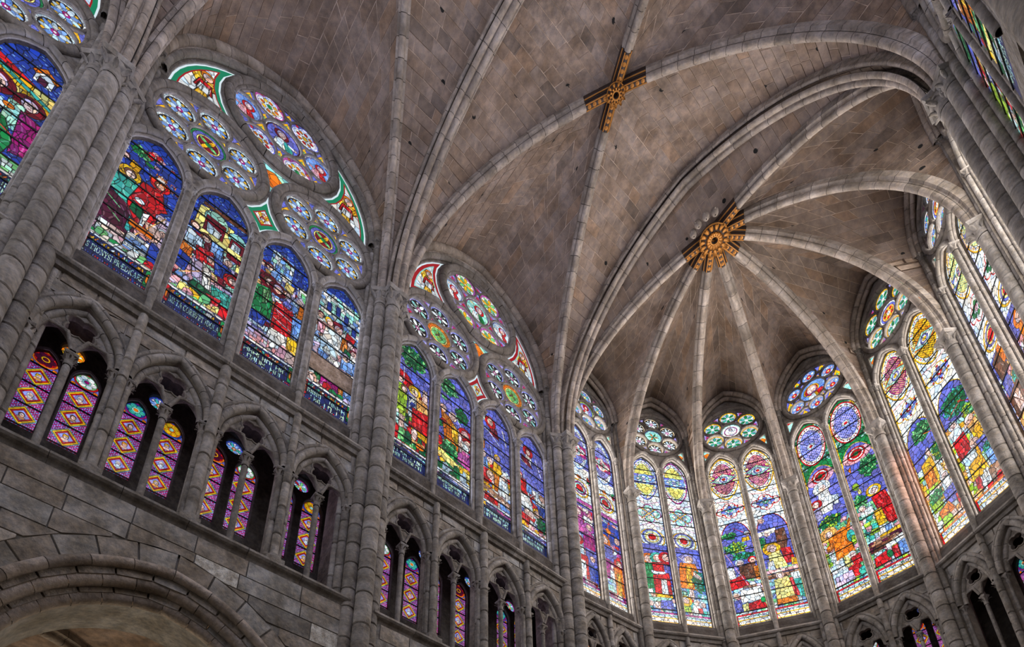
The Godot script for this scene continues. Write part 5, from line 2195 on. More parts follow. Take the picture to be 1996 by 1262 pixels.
const BAY_SCENES := {
	"A1": "t G g 26 52 16 12 14;t R P 48 40 14 10 12;e P 55 62 5 4;e G 44 68 8 5;e R 78 42 4 4;h 8 86 7 m;p Y 20 84 36 88 34 106 18 102;h 24 122 9 N Y;r T 4 136 34 130 52 150 56 196 30 200 6 178;r R 44 118 76 112 84 140 92 152 82 162 78 226 40 226 34 180;p E 42 176 62 186 60 210 40 200;e R 68 98 17 16;p W 58 88 66 70 76 86;h 68 100 8 N;p W 60 190 70 182 66 222 60 224;r m 0 182 34 194 54 222 60 262 0 268;l g 6 200 30 214;l g 10 226 36 244;p T 44 214 54 230 52 256 44 250;e W 50 168 8 6;r S 82 170 100 166 100 250 80 240;h 86 176 8 S;h 95 206 8 w;r p 66 204 84 198 96 214 92 236 76 240;l o 54 268 92 166;p O 46 222 84 222 84 236 46 236;b 10 262 62 300 13 10 P W w p;b 50 250 84 290 13 9 W w b;p B 84 240 100 244 100 290 84 286;g 282 300 10 G P g R W",
	"A2": "p y 10 66 26 60 24 120 8 128;p y 60 70 74 70 74 140 60 140;p y 92 90 100 90 100 170 92 170;e t 42 80 22 22;p r 24 78 60 78 60 140 24 140;e t 84 92 18 18;p r 72 94 98 94 98 150 72 150;p N 14 50 98 44 98 54 14 60;r w 28 96 56 104 52 136 32 132;r w 76 100 92 104 92 140 74 136;p y 8 122 98 122 98 138 8 138;h 12 128 8 N;h 34 140 9 N;r b 44 134 66 138 70 176 46 176;r w 4 142 30 150 34 190 2 186;r R 22 172 52 164 60 196 28 206;r O 2 184 22 188 18 216 0 210;h 52 186 8 S;r B 54 168 86 174 92 206 62 212;h 78 162 8 W;r t 84 190 100 186 100 228 84 226;h 92 200 8 N R;r S 22 206 60 208 70 250 30 252;h 60 224 9 y;r W 40 198 58 216 62 262 48 256;p B 0 208 22 214 18 254 0 250;r E 34 256 74 262 62 284 28 276;r T 62 240 98 238 100 290 70 286;r R 58 268 84 262 80 288 54 292;p Y 34 278 60 288 50 298 26 292;e P 70 290 10 8;r r 82 272 94 278 98 298 84 298;g 270 300 9 G P g y R;l o 10 262 44 224",
	"A3": "b 20 36 66 104 11 12 w b W t;p R 40 38 62 42 62 48 40 46;p b 30 70 40 70 40 84 30 84;p b 50 60 58 60 58 74 50 74;b 84 86 100 130 9 12 g w W;h 8 94 7 R;h 20 92 8 r;p y 56 98 74 100 72 122 54 118;h 26 132 10 N r;h 44 136 9 S r;h 62 132 8 N;l W 80 92 84 124;h 88 128 9 S;p O 90 132 100 134 100 180 88 178;r G 2 158 30 148 40 178 42 230 2 232;r g 18 160 30 154 30 190 22 198;r R 44 160 74 156 88 186 90 246 44 240;r V 56 146 76 150 74 168 58 166;e W 48 164 8 4;r b 80 176 100 170 100 236 84 232;r B 6 228 36 230 32 256 4 254;r W 44 242 78 240 82 292 38 290;r Y 78 236 98 232 100 284 80 280;l w 46 188 84 196;l w 46 212 86 220;g 268 300 8 S p w P;b 0 268 46 300 13 8 S w P",
	"A4": "b 2 34 98 120 12 11 t w W b;p B 20 64 30 64 30 90 20 90;p B 40 58 50 58 50 86 40 86;p B 60 68 70 68 70 94 60 94;p B 80 86 90 86 90 112 80 112;h 10 116 8 m;h 30 118 9 Y;p r 36 108 58 100 62 118 40 122;p R 70 112 92 118 84 144 68 132;h 52 124 9 S;r P 6 132 30 130 34 166 8 164;r W 24 136 60 134 68 190 18 196;r O 62 138 76 136 74 176 60 172;h 80 140 8 r;h 90 160 8 r;p E 70 160 84 164 84 186 68 182;r w 16 172 52 178 60 206 20 208;r b 66 190 98 186 100 220 66 222;h 74 186 9 S;p y 2 258 30 254 34 274 0 276;r M 30 262 70 256 78 300 28 300;r G 14 262 30 262 30 290 18 288;r b 76 268 98 264 100 300 78 300;r O 68 276 78 270 80 300 70 300;g 284 300 7 S G R p",
	"B1": "t G g 50 40 40 34 46;p R 0 96 36 100 92 150 92 166 40 140 0 122;l w 28 84 30 130;h 20 128 8 N;e Y 60 136 17 15;h 60 140 9 y;r p 82 112 94 110 96 150 80 148;r L 4 142 34 136 42 170 40 232 0 230;h 32 150 8 N;r W 44 156 66 152 68 216 46 218;b 46 160 64 196 6 6 B W;r o 66 146 96 150 100 190 68 190;r R 56 186 100 180 100 262 58 256;p Y 56 240 100 246 100 262 58 256;r p 22 226 38 228 40 280 26 280;b 0 220 24 262 12 10 w t W;g 262 300 10 E G g R;e O 82 284 12 8;e p 66 258 8 16",
	"B2": "t G g 30 44 30 26 34;e g 20 84 9 6;t G E 74 106 20 22 24;l m 82 130 80 156;h 18 120 9 p;r O 10 126 34 134 54 150 66 186 62 236 26 232 20 178;h 46 128 11 p;r Y 44 146 64 158 62 206 44 190;l W 54 114 88 170;h 84 158 11 P R;h 92 182 10 p R;r W 74 176 96 190 94 214 72 206;r F 66 206 98 208 100 256 62 248;r p 62 150 76 170 74 214 66 220;e R 20 158 9 7;e G 10 172 9 8;t G g 40 226 24 18 20;e R 12 222 7 14;p y 0 240 100 268 100 290 0 262;g 268 300 10 G E y w;e Y 8 246 6 10;e Y 74 268 6 10",
	"B3": "e t 14 46 14 12;r r 34 60 58 64 66 92 34 88;h 36 52 9 p R;l W 4 78 34 86;l W 34 86 66 108;l y 76 50 90 96;l W 36 130 52 200;p O 12 128 18 124 18 150 12 150;h 12 168 10 p;h 34 178 9 p;r b 0 176 26 178 30 214 0 210;r Y 46 168 70 172 76 214 44 212;h 58 154 9 Y;l w 88 170 88 208;r R 0 208 30 206 44 246 8 250;h 36 222 11 p;r O 48 206 66 206 64 256 50 258;r W 66 204 92 212 96 258 82 262 60 256;h 80 202 9 W;p W 64 248 72 248 70 276 64 276;p W 84 250 92 250 90 278 84 278;e Y 24 258 12 8;p n 0 256 100 270 100 282 0 268;g 276 300 9 p P R b;r R 20 276 60 284 58 300 16 300;p b 66 282 98 290 98 300 66 300",
	"B4": "p W 12 40 16 40 16 70 12 70;p W 4 50 26 46 26 50 4 54;h 44 54 9 r R;r W 36 64 56 70 54 100 34 94;r r 20 74 44 80 60 104 20 98;l W 2 92 40 100;l W 70 64 90 110;l w 26 122 28 164;h 12 150 9 R;r R 0 158 32 154 40 206 0 202;r b 34 160 54 166 52 190 34 190;l W 34 214 84 158;r W 66 172 84 168 86 208 66 210;h 90 182 10 n;r W 4 206 44 204 60 246 10 250;e Y 70 238 16 14;h 70 242 9 p;r p 30 240 60 246 54 266 24 262;r B 70 208 100 206 100 240 76 236;r R 14 262 40 264 44 292 10 290;r W 44 270 62 276 56 300 40 296;t E G 84 268 16 20 18;g 286 300 9 O Y p P",
}

const APSE_SCENES := {
	"W1L": "e W 20 410 12 10;h 34 420 12 p M;r F 6 436 50 430 62 500 6 510;r W 56 420 94 430 96 500 60 480;h 76 470 11 p F;r M 50 500 92 490 98 570 44 570;r w 4 510 44 516 48 600 2 590;h 24 540 11 p R;r V 54 560 98 560 100 640 50 640;r R 4 600 60 596 66 690 0 690;r B 60 620 100 630 100 690 62 690;h 80 600 10 p;e T 14 610 12 20;r W 30 620 50 620 48 690 28 690",
	"W1R": "p B 4 400 100 400 100 480 4 480;e O 50 430 12 12;l O 26 430 76 430;l O 50 404 50 460;h 86 460 12 p;h 30 480 12 p O;r V 10 500 60 496 66 560 8 560;h 84 560 12 n R;r M 2 560 44 556 50 680 0 680;r O 56 580 100 574 100 690 60 690;r W 40 600 58 600 60 690 36 690;r Y 70 600 86 598 84 690 68 690;b 0 640 60 690 16 12 t w W b",
	"W2L": "p V 0 420 100 420 100 500 0 500;h 26 490 14 p O;h 58 482 14 p T;h 90 476 14 p R;r G 0 510 34 504 40 610 0 620;r R 36 500 76 496 78 560 40 560;r R 34 556 92 540 94 640 34 640;r W 30 534 50 540 80 536 80 546 50 552 30 548;r Y 34 630 94 636 94 650 34 648;r W 60 572 80 570 80 634 58 634;r t 4 650 90 646 80 664 10 668;h 12 676 11 W;h 34 684 11 W;r V 48 660 90 656 92 694 46 694",
	"W2R": "p V 0 420 100 420 100 520 0 520;h 56 472 14 p v;l W 20 462 96 520;r O 22 486 76 484 86 520 74 600 12 596 14 530;r Y 40 500 60 500 56 590 36 590;r p 40 600 56 600 54 650 40 650;p R 36 642 62 644 62 654 36 652;t T G 80 560 24 50 34;r p 66 516 92 540 88 556 64 540;t T t 20 620 16 14 14;r L 6 660 34 656 36 696 4 696;h 22 650 11 W Y;h 60 654 11 W;h 80 660 11 W;r W 44 664 70 664 72 696 42 696;r R 60 676 76 674 78 696 60 696",
	"W3L": "t G g 30 372 26 14 18;l R 46 340 80 372;h 86 378 9 W;r Y 66 392 90 390 92 408 66 410;t L g 40 430 38 26 34;t T G 60 470 38 16 22;h 44 498 13 W;h 84 494 12 R;r N 40 512 90 506 96 570 40 566;r O 84 524 98 522 96 580 84 576;r R 0 560 50 548 62 596 4 604;r W 0 508 24 510 26 556 0 560;l P 4 440 62 610;l b 46 566 70 590;b 40 596 100 630 14 9 n N S;r W 30 610 92 606 96 660 24 664;h 14 628 12 w;r V 2 648 26 646 28 700 2 700;r R 46 668 94 660 98 700 44 700;r y 26 668 46 664 44 700 28 700;e G 92 664 8 12",
	"W3R": "h 22 340 10 p;p W 4 388 60 380 60 400 4 408;h 30 400 12 W;r G 4 414 20 412 22 460 4 464;r V 22 420 50 416 50 452 22 456;r N 56 392 86 388 88 440 78 480 54 474;h 34 468 14 p Y;r R 60 470 90 476 96 540 66 540;r y 20 488 56 480 70 550 18 556;r W 12 520 30 516 34 556 10 558;r Y 84 520 100 524 100 552 82 550;b 4 556 100 572 30 8 p P W;b 4 574 100 592 16 9 n N;r y 20 596 62 590 74 680 14 684;h 40 584 12 p;r T 66 610 98 604 100 684 72 680;r W 72 580 98 580 98 610 72 608;r O 14 676 74 672 76 700 14 700;r R 64 600 74 600 84 676 70 676",
	"W4L": "r W 30 312 60 304 66 370 58 408 26 406 24 360;h 44 300 14 w W;r W 64 350 84 360 80 396 66 392;h 14 356 10 p R;r S 2 372 22 368 26 420 2 424;t G L 40 446 40 24 34;h 24 492 14 o o;r O 22 508 70 492 78 500 92 470 96 478 80 540 84 600 28 606 30 552 16 560;r O 8 540 30 524 30 548 10 560;e T 84 540 12 24;e L 90 560 8 18;r W 20 606 44 600 46 660 22 656;r y 48 600 64 600 66 646 46 646;h 72 610 11 W;r R 66 620 94 614 96 650 70 652;r R 46 652 84 640 92 692 52 690;r w 4 650 50 640 56 700 2 700;r S 10 660 60 660 64 700 8 700;e T 88 680 12 14",
	"W4R": "p O 14 300 24 290 20 316;t G g 70 320 28 42 44;e L 20 376 10 14;p y 22 392 30 390 32 410 22 410;e Y 62 424 22 22;h 62 426 13 W;r R 50 448 90 442 98 500 96 570 76 576 56 500;r Y 44 500 66 498 70 560 46 566;t G g 20 440 20 30 26;h 18 470 10 W;r W 22 480 46 474 46 500 22 504;r W 46 560 80 568 82 600 44 600;r b 60 572 76 570 76 600 58 600;r Y 40 596 98 590 98 604 40 608;b 4 604 100 646 15 9 N n m;r W 46 636 96 622 98 652 48 656;r Y 60 650 84 648 84 660 60 660;r R 8 664 46 654 50 694 6 696;e G 50 672 8 14;r R 58 656 74 652 76 700 58 700;r b 76 650 100 644 100 700 76 700",
	"W5L": "t G g 56 366 34 34 46;l O 60 380 90 400;p V 4 420 40 420 40 470 4 480;r p 46 440 58 430 62 470 48 474;r Y 22 470 56 462 66 530 56 560 18 556;r O 20 500 50 500 50 556 18 556;r W 60 470 76 480 72 560 60 556;t G L 80 470 18 30 20;t G g 30 596 26 18 20;h 70 560 12 W;r W 56 566 84 566 82 610 56 606;r V 50 606 92 600 94 656 52 656;r R 80 640 98 640 98 690 80 690;r O 20 650 56 640 70 680 24 690;r p 30 680 66 676 70 712 30 712;r L 10 612 40 612 40 644 8 644;g 672 712 10 L p W G o",
	"W5R": "t G T 52 392 40 44 54;l R 20 420 70 400;l R 60 396 90 430;h 24 452 12 w;r W 8 466 40 458 44 500 10 500;t L g 80 450 22 24 22;h 68 480 12 p;r o 56 494 84 486 88 520 60 524;r R 8 500 44 494 48 570 8 572;r Y 60 520 96 510 98 552 62 560;r p 84 548 98 546 98 600 84 600;r w 14 570 50 560 54 610 12 606;h 56 556 12 p;r V 60 556 90 560 88 596 62 600;r Y 20 604 60 596 66 660 16 656;t T G 84 600 16 16 16;r R 22 654 36 652 34 700 20 700;r W 48 650 62 650 60 700 46 700;r b 70 610 100 606 100 660 72 656;r n 60 660 100 656 100 706 60 710;g 684 712 10 p o L R",
	"W6L": "r N 6 430 50 424 54 500 10 506;r O 40 420 90 424 92 480 46 484;h 70 430 12 W;r Y 60 484 96 480 96 540 60 544;r V 6 506 40 500 42 560 8 564;t G T 74 550 26 30 30;r N 4 560 60 556 64 640 6 640;r p 20 570 50 566 48 630 20 630;l N 20 570 50 630;l N 50 566 20 630;r o 4 640 100 632 100 700 4 700;r R 60 600 90 600 90 640 60 640",
	"W6R": "r V 4 420 96 420 96 500 4 500;h 40 470 13 p O;r O 24 486 60 480 66 560 20 560;r W 60 500 90 496 92 560 62 560;t G L 50 590 40 26 34;r R 10 610 60 604 64 700 10 700;r Y 60 600 96 600 96 700 62 700",
}

func bay_light(key: String, sd: int) -> void:
	var p := canvas(192, 704, sd)
	var a := key[0] == "A" or key[0] == "C"
	sky(p, "B" if a else "V", "b" if a else "v", 0, 302)
	if key[0] == "C":
		p.draw("p W 52 56 60 40 78 44 78 74 52 74;p O 46 50 62 30 84 46 80 54 64 40 52 56;p m 58 58 70 58 70 74 58 74;p R 0 66 98 100 98 112 0 80;b 0 90 90 140 20 26 y Y y;p T 0 82 94 116 94 124 0 92;h 20 132 13 S r;h 66 140 11 S r;e w 24 176 22 16;h 22 178 10 S;r t 42 150 64 150 70 214 44 214;r M 60 160 98 168 100 250 70 262;r G 4 194 50 198 70 240 62 300 8 290;r w 0 240 36 262 34 302 0 302;b 20 272 100 302 14 8 t w g;l R 30 210 66 226;e O 46 168 8 6;e O 40 280 7 8")
	else:
		p.patches({"A1": 210, "A2": 150, "A3": 110, "A4": 130, "B1": 210, "B2": 220, "B3": 190, "B4": 180}[key], 300, {"A1": ["m", "w", "S", "B", "P", "W"], "A2": ["S", "w", "b", "r", "P", "t"], "A3": ["S", "r", "b", "w", "V", "o"], "A4": ["w", "b", "P", "W", "S", "n"], "B1": ["L", "E", "o", "R", "w"], "B2": ["G", "Y", "p", "g", "V"], "B3": ["p", "R", "Y", "W", "b", "P"], "B4": ["W", "P", "V", "p", "b", "R"]}[key], 13.0)
		p.draw(BAY_SCENES[key])
	if key == "A1":
		p.marks(58, 98, 74, 8, "O")
		p.marks(50, 98, 88, 8, "O")
	bay_caption(p, {"A1": ["S DIONYSI PRÆDICARE"], "A2": ["META CORRVPT IDOLA"]}.get(key, ["", ""]), a)
	p.path(PackedVector2Array([Vector2(0.6, 0), Vector2(0.6, 302)]), 1.2, "K")
	glass_mat(key, leaded(p.im, sd * 37, sd * 91, 0.3, 0.42), E_BAY if a else E_BAY * 1.1)

const E_BAY := 0.98
const E_APSE := 1.5

func apse_light(key: String, sd: int) -> void:
	var p := canvas(160, 1219, sd)
	var w := int(key[1])
	p.quarries(0, 720, "W", "w")
	var rim: String = ["V", "B", "Y", "Y", "Y", "v", "Y"][w - 1]
	match w:
		1:
			p.poly("V", [0, 0, 100, 0, 100, 200, 0, 200], 0.0)
			p.vesica(50, 112, 50, 104, "v", "B", "b", ["W", "V", "t"], true, 8.0)
			p.poly("M", [6, 92, 94, 92, 94, 146, 6, 146])
			p.quatrefoil(50, 119, 40, 30, "O", "W", "P", "t", "R")
			p.roundel(50, 305, 40, ["Y", "W", "M", "t", "R", "R"])
			p.ell("O", 50, 252, 12, 8)
			p.draw("t Y G 8 250 8 16 8;t R G 92 250 8 16 8;p F 0 360 100 356 100 372 0 376")
		2:
			p.vesica(50, 108, 49, 104, "y", "L", "M" if key[2] == "R" else "V", ["W", "Y", "v", "T"], true, 6.0)
			p.poly("V", [10, 84, 90, 84, 90, 132, 10, 132])
			p.quatrefoil(50, 108, 46, 26, "w", "b", "W", "t", "v")
			p.draw("l M 0 212 50 232;l M 50 232 100 212;l M 0 344 50 322;l M 50 322 100 344")
			p.quatrefoil(50, 277, 46, 44, "M", "t", "W", "b", "V")
			for s in [[20, 250, 80, 304], [80, 250, 20, 304]]:
				p.line(Vector2(s[0], s[1]), Vector2(s[2], s[3]), 5.0, "Y")
				p.beads(PackedVector2Array([Vector2(s[0], s[1]), Vector2(s[2], s[3])]), 1.6, 7, ["K", "W"])
			p.ell("Y", 50, 392, 46, 44)
			p.ell("W", 50, 392, 42, 40)
			p.roundel(50, 386, 36, ["V", "w", "y", "W", "R", "R"])
		3, 5:
			var yel := key == "W5R"
			p.vesica(50, 104, 50, 102, "Y" if yel else "M", "K" if yel else "y", "Y", ["R", "Y", "W", "Y", "t"], true, 7.5)
			p.poly("O" if w == 5 else "M", [12, 84, 88, 84, 88, 126, 12, 126])
			p.poly("t", [8, 105, 50, 78, 92, 105, 50, 132])
			p.poly("W", [20, 105, 50, 86, 80, 105, 50, 124])
			p.roundel(50, 105, 14, ["V", "W", "R" if w == 3 else "Y"])
			for s in [[16, 88], [84, 88], [16, 122], [84, 122]]: p.ell("y", s[0], s[1], 7, 6)
			p.path(PackedVector2Array([Vector2(2, 110), Vector2(2, 330)]), 4, "Y")
			p.path(PackedVector2Array([Vector2(98, 110), Vector2(98, 330)]), 4, "Y")
			p.draw("l R 4 205 50 216;l R 50 216 96 205")
			p.quatrefoil(50, 258, 47, 36, "R" if w == 3 else "Y", "W", "V", "b", "T" if w == 3 else "R")
			for s in [[24, 246], [76, 246], [24, 270], [76, 270], [50, 232], [50, 284]]: p.ell("R", s[0], s[1], 3.4, 3.4, 0.7)
			p.poly("W", [0, 304, 100, 304, 100, 720, 0, 720], 0.0)
			p.quarries(304, 420, "W", "w")
			var arch := PackedVector2Array([Vector2(0, 720), Vector2(0, 400)])
			for i in 13: arch.append(Vector2(50 - 50 * cos(PI * i / 12), 400 - 88 * sin(PI * i / 12)))
			arch.append(Vector2(100, 720))
			p.fill(arch, PAL.R if w == 3 else PAL.Y)
			for i in arch.size(): arch[i] = Vector2(50, 400) + (arch[i] - Vector2(50, 400)) * Vector2(0.95, 0.96)
			p.fill(arch, PAL.V)
			p.path(arch, 1.4, "K", true)
		4:
			p.poly("G", [0, 0, 100, 0, 100, 260, 0, 260], 0.0)
			p.draw("t t G 12 180 14 24 14;t t G 88 180 14 24 14;t Y t 88 30 12 20 8;t Y t 12 30 12 20 8")
			p.vesica(50, 104, 46, 92, "v", "B", "R", ["W", "R", "r"], false, 10.0)
			p.roundel(50, 108, 13, ["w", "W", "R"])
			p.path(PackedVector2Array([Vector2(2, 40), Vector2(2, 300)]), 5, "Y")
			p.path(PackedVector2Array([Vector2(98, 40), Vector2(98, 300)]), 5, "Y")
			var dome := PackedVector2Array([Vector2(0, 720), Vector2(2, 300)])
			for i in 13: dome.append(Vector2(50 - 48 * cos(PI * i / 12), 300 - 92 * sin(PI * i / 12)))
			dome.append(Vector2(100, 720))
			p.fill(dome, PAL.V)
			p.path(dome, 2.2, "Y", true)
			for i in 60: p.ell("v", p.rng.randf() * 100, p.rng.randf_range(300, 460), 2.6, 1.8, 0.5)
			p.ell("P", 50, 258, 44, 30)
			p.roundel(50, 252, 27, ["R", "W", "R", "R", "G"])
		_:
			p.vesica(50, 104, 49, 100, "y", "T", "Y", ["Y", "W", "V", "Y"], true, 7.0)
			p.poly("V", [12, 86, 88, 86, 88, 124, 12, 124])
			p.quatrefoil(50, 105, 40, 24, "G", "W", "P", "y", "V")
			p.quatrefoil(50, 262, 45, 44, "R", "W", "G", "E", "P")
			p.roundel(50, 374, 42, ["Y", "W", "V", "y", "R", "R"])
	if APSE_SCENES.has(key):
		if w == 1 or w == 2 or w > 5: sky(p, "V", "v", 422 if w != 1 else 376, 712)
		var fill: Array = [["F", "W", "V", "P", "R", "w", "M"], ["t", "W", "w", "b", "T", "p"], ["W", "w", "b", "g", "t", "P", "v"], ["T", "W", "g", "w", "P", "L", "t"], ["W", "o", "L", "p", "t", "w", "Y"], ["o", "N", "W", "L", "b", "P"], ["o", "W", "R", "L", "b"]][w - 1]
		p.patches([400, 610, 560, 470, 460, 500, 500][w - 1], 706, fill, 15.0)
		p.draw(APSE_SCENES[key])
	# lettered border at the foot
	p.poly("W", [0, 712, 100, 712, 100, 762, 0, 762], 0.0)
	p.poly(["M", "M", "R", "R", "O", "Y", "Y"][w - 1], [0, 708, 100, 708, 100, 714, 0, 714], 0.8)
	for i in 9:
		p.ell(["T", "v", "t"][i % 3], 6 + i * 11, 721, 4.6, 4.2, 1.0)
		p.ell("W", 6 + i * 11, 723, 2.4, 2.4, 0.6)
	p.poly("Y", [0, 728, 100, 728, 100, 732, 0, 732], 0.6)
	p.marks(8, 94, 734, 9, "n")
	p.poly("Y", [0, 745, 100, 745, 100, 749, 0, 749], 0.6)
	for i in 14: p.poly(["T", "Y", "v", "L"][i % 4], [i * 7.4, 752, i * 7.4 + 5, 751, i * 7.4 + 5, 758, i * 7.4, 758], 0.7)
	p.poly("R" if w > 2 else "Y", [0, 712, 6, 712, 6, 762, 0, 762], 0.8)
	p.path(PackedVector2Array([Vector2(1.2, 60), Vector2(1.2, 708)]), 2.4, rim)
	p.path(PackedVector2Array([Vector2(98.8, 60), Vector2(98.8, 708)]), 2.4, rim)
	glass_mat(key, leaded(p.im, sd * 37, sd * 91, 0.3, 0.36), E_APSE if w > 1 else E_APSE * 0.9)

func triforium_light(key: String, sd: int) -> void:
	var p := canvas(112, 480, sd)
	p.poly("M", [0, 0, 100, 0, 100, 560, 0, 560], 0.0)
	var y := 0.0
	var row := 0
	while y < 562:
		var x := -4.0 + (6.5 if row % 2 else 0.0)
		while x < 104:
			p.poly("v" if (row + int(x)) % 5 else "b", [x, y - 4.0, x + 3.6, y, x, y + 4.0, x - 3.6, y], 0.5)
			p.ell("W" if row % 3 == 0 else "R", x + 6.5, y, 1.4, 1.4, 0.0)
			x += 13.0
		y += 6.6
		row += 1
	for i in 5:
		var cy := 150.0 + i * 104.0
		var h := [["t", 1.0], ["K", 0.93], ["Y", 0.9], ["O", 0.72], ["R", 0.68], ["v", 0.54]]
		for q in h: p.poly(q[0], [50 - 48 * q[1], cy, 50, cy - 49 * q[1], 50 + 48 * q[1], cy, 50, cy + 49 * q[1]], 0.9)
		var crown: String = ["Y", "W", "N", "O", "W"][(i + sd) % 5]
		p.ell(["o", "p", "n", "p", "W"][(i + sd) % 5], 50, cy + 12, 13, 8)
		p.head(50, cy - 2, 9, crown)
		if (i + sd) % 3 == 0: p.poly("Y", [41, cy - 10, 44, cy - 15, 50, cy - 11, 56, cy - 15, 59, cy - 10, 59, cy - 6, 41, cy - 6])
		elif (i + sd) % 3 == 1: p.ell("W", 50, cy + 7, 7, 6)
	p.poly("V", [0, 0, 100, 0, 100, 96, 0, 96], 0.0)
	for i in 12: p.ell("b", p.rng.randf() * 100, p.rng.randf() * 94, 5, 4)
	p.ell("O", 12, 88, 8, 8)
	p.ell("O", 88, 88, 8, 8)
	var cols: Array = [["O", "R", "m", "Y", "m"], ["R", "g", "W", "t", "M"], ["M", "B", "T", "t", "O"], ["B", "O", "Y", "O", "t"]][sd % 4]
	p.ell(cols[0], 50, 52, 44, 40)
	p.ell(cols[1], 50, 52, 37, 33)
	for j in 6: p.ell(cols[2], 50 + cos(TAU * j / 6) * 22, 52 + sin(TAU * j / 6) * 20, 13, 11, 1.3)
	p.ell(cols[3], 50, 52, 15, 13)
	p.ell(cols[4], 50, 52, 9, 8)
	p.poly("W", [0, 90, 3, 90, 3, 560, 0, 560], 0.0)
	p.poly("t", [97, 90, 100, 90, 100, 560, 97, 560], 0.0)
	glass_mat(key, leaded(p.im, sd * 37, sd * 91, 0.8, 0.3), E_TRI)

const E_TRI := 0.9

func flower(p: Paint, rim, field, a, b, mid, petals: int, pearl := true) -> void:
	p.poly(rim, [0, 0, 100, 0, 100, 100, 0, 100], 0.0)
	p.ell(rim, 50, 50, 49, 49)
	if pearl: p.beads(p.ring(50, 50, 44, 44, 30), 2.4, 6.0, ["W", "w"])
	p.ell(field, 50, 50, 40, 40)
	for j in petals:
		var an := TAU * j / petals
		var d := Vector2(cos(an), sin(an))
		p.ell(a if j % 2 == 0 else b, 50 + d.x * 23, 50 + d.y * 23, 15, 7.5, 1.4, an)
		var e := d.rotated(PI / petals)
		p.ell("Y" if rim == "W" else "W", 50 + e.x * 31, 50 + e.y * 31, 5, 5, 1.0)
		p.line(Vector2(50, 50) + e * 10, Vector2(50, 50) + e * 26, 2.0, "W")
	p.ell(mid, 50, 50, 10, 10)
	p.ell("W", 50, 50, 4.5, 4.5, 0.8)

func foiled(p: Paint, rim, ring_c, field, a, b, mid) -> void:
	p.poly(rim, [0, 0, 100, 0, 100, 100, 0, 100], 0.0)
	for q in [["W", 1.0], [ring_c, 0.86], [field, 0.72]]:
		for j in 4: p.fill(p.ring(50 + cos(PI / 2 * j) * 20, 50 + sin(PI / 2 * j) * 20, 22 * q[1], 22 * q[1]), p.c(q[0]))
	for j in 8:
		var an := TAU * j / 8
		p.ell(a if j % 2 == 0 else b, 50 + cos(an) * 22, 50 + sin(an) * 22, 6.5, 6.5, 1.2)
		p.ell("W", 50 + cos(an) * 12, 50 + sin(an) * 12, 3.5, 3.5, 0.8)
	for j in 4: p.ell(a, 50 + cos(PI / 2 * j + 0.785) * 42, 50 + sin(PI / 2 * j + 0.785) * 42, 5, 5, 1.0)
	p.poly(mid, [40, 50, 50, 40, 60, 50, 50, 60])

func bust(p: Paint, rim, field, halo, robe_c, cloak, s := 1.0) -> void:
	p.poly(rim, [0, 0, 100, 0, 100, 100, 0, 100], 0.0)
	p.ell("W", 50, 50, 48, 48)
	p.ell(rim, 50, 50, 45, 45)
	p.ell(field, 50, 50, 42, 42)
	p.marks(20, 40, 22, 6, "O")
	p.ell(halo, 50 + 6 * s, 38, 19, 18)
	p.head(50 + 6 * s, 38, 11, "S", null, 2.0, "p")
	p.robe(robe_c, [28, 88, 32, 60, 44, 52, 62, 52, 72, 64, 76, 86, 60, 91, 40, 91], 5)
	p.robe(cloak, [52, 54, 66, 54, 78, 70, 78, 84, 62, 90, 56, 74], 3)
	p.robe(robe_c, [50 - 14 * s, 60, 50 - 30 * s, 62, 50 - 32 * s, 54, 50 - 12 * s, 54], 1)
	p.ell("p", 50 - 33 * s, 57, 4, 4, 0.8)

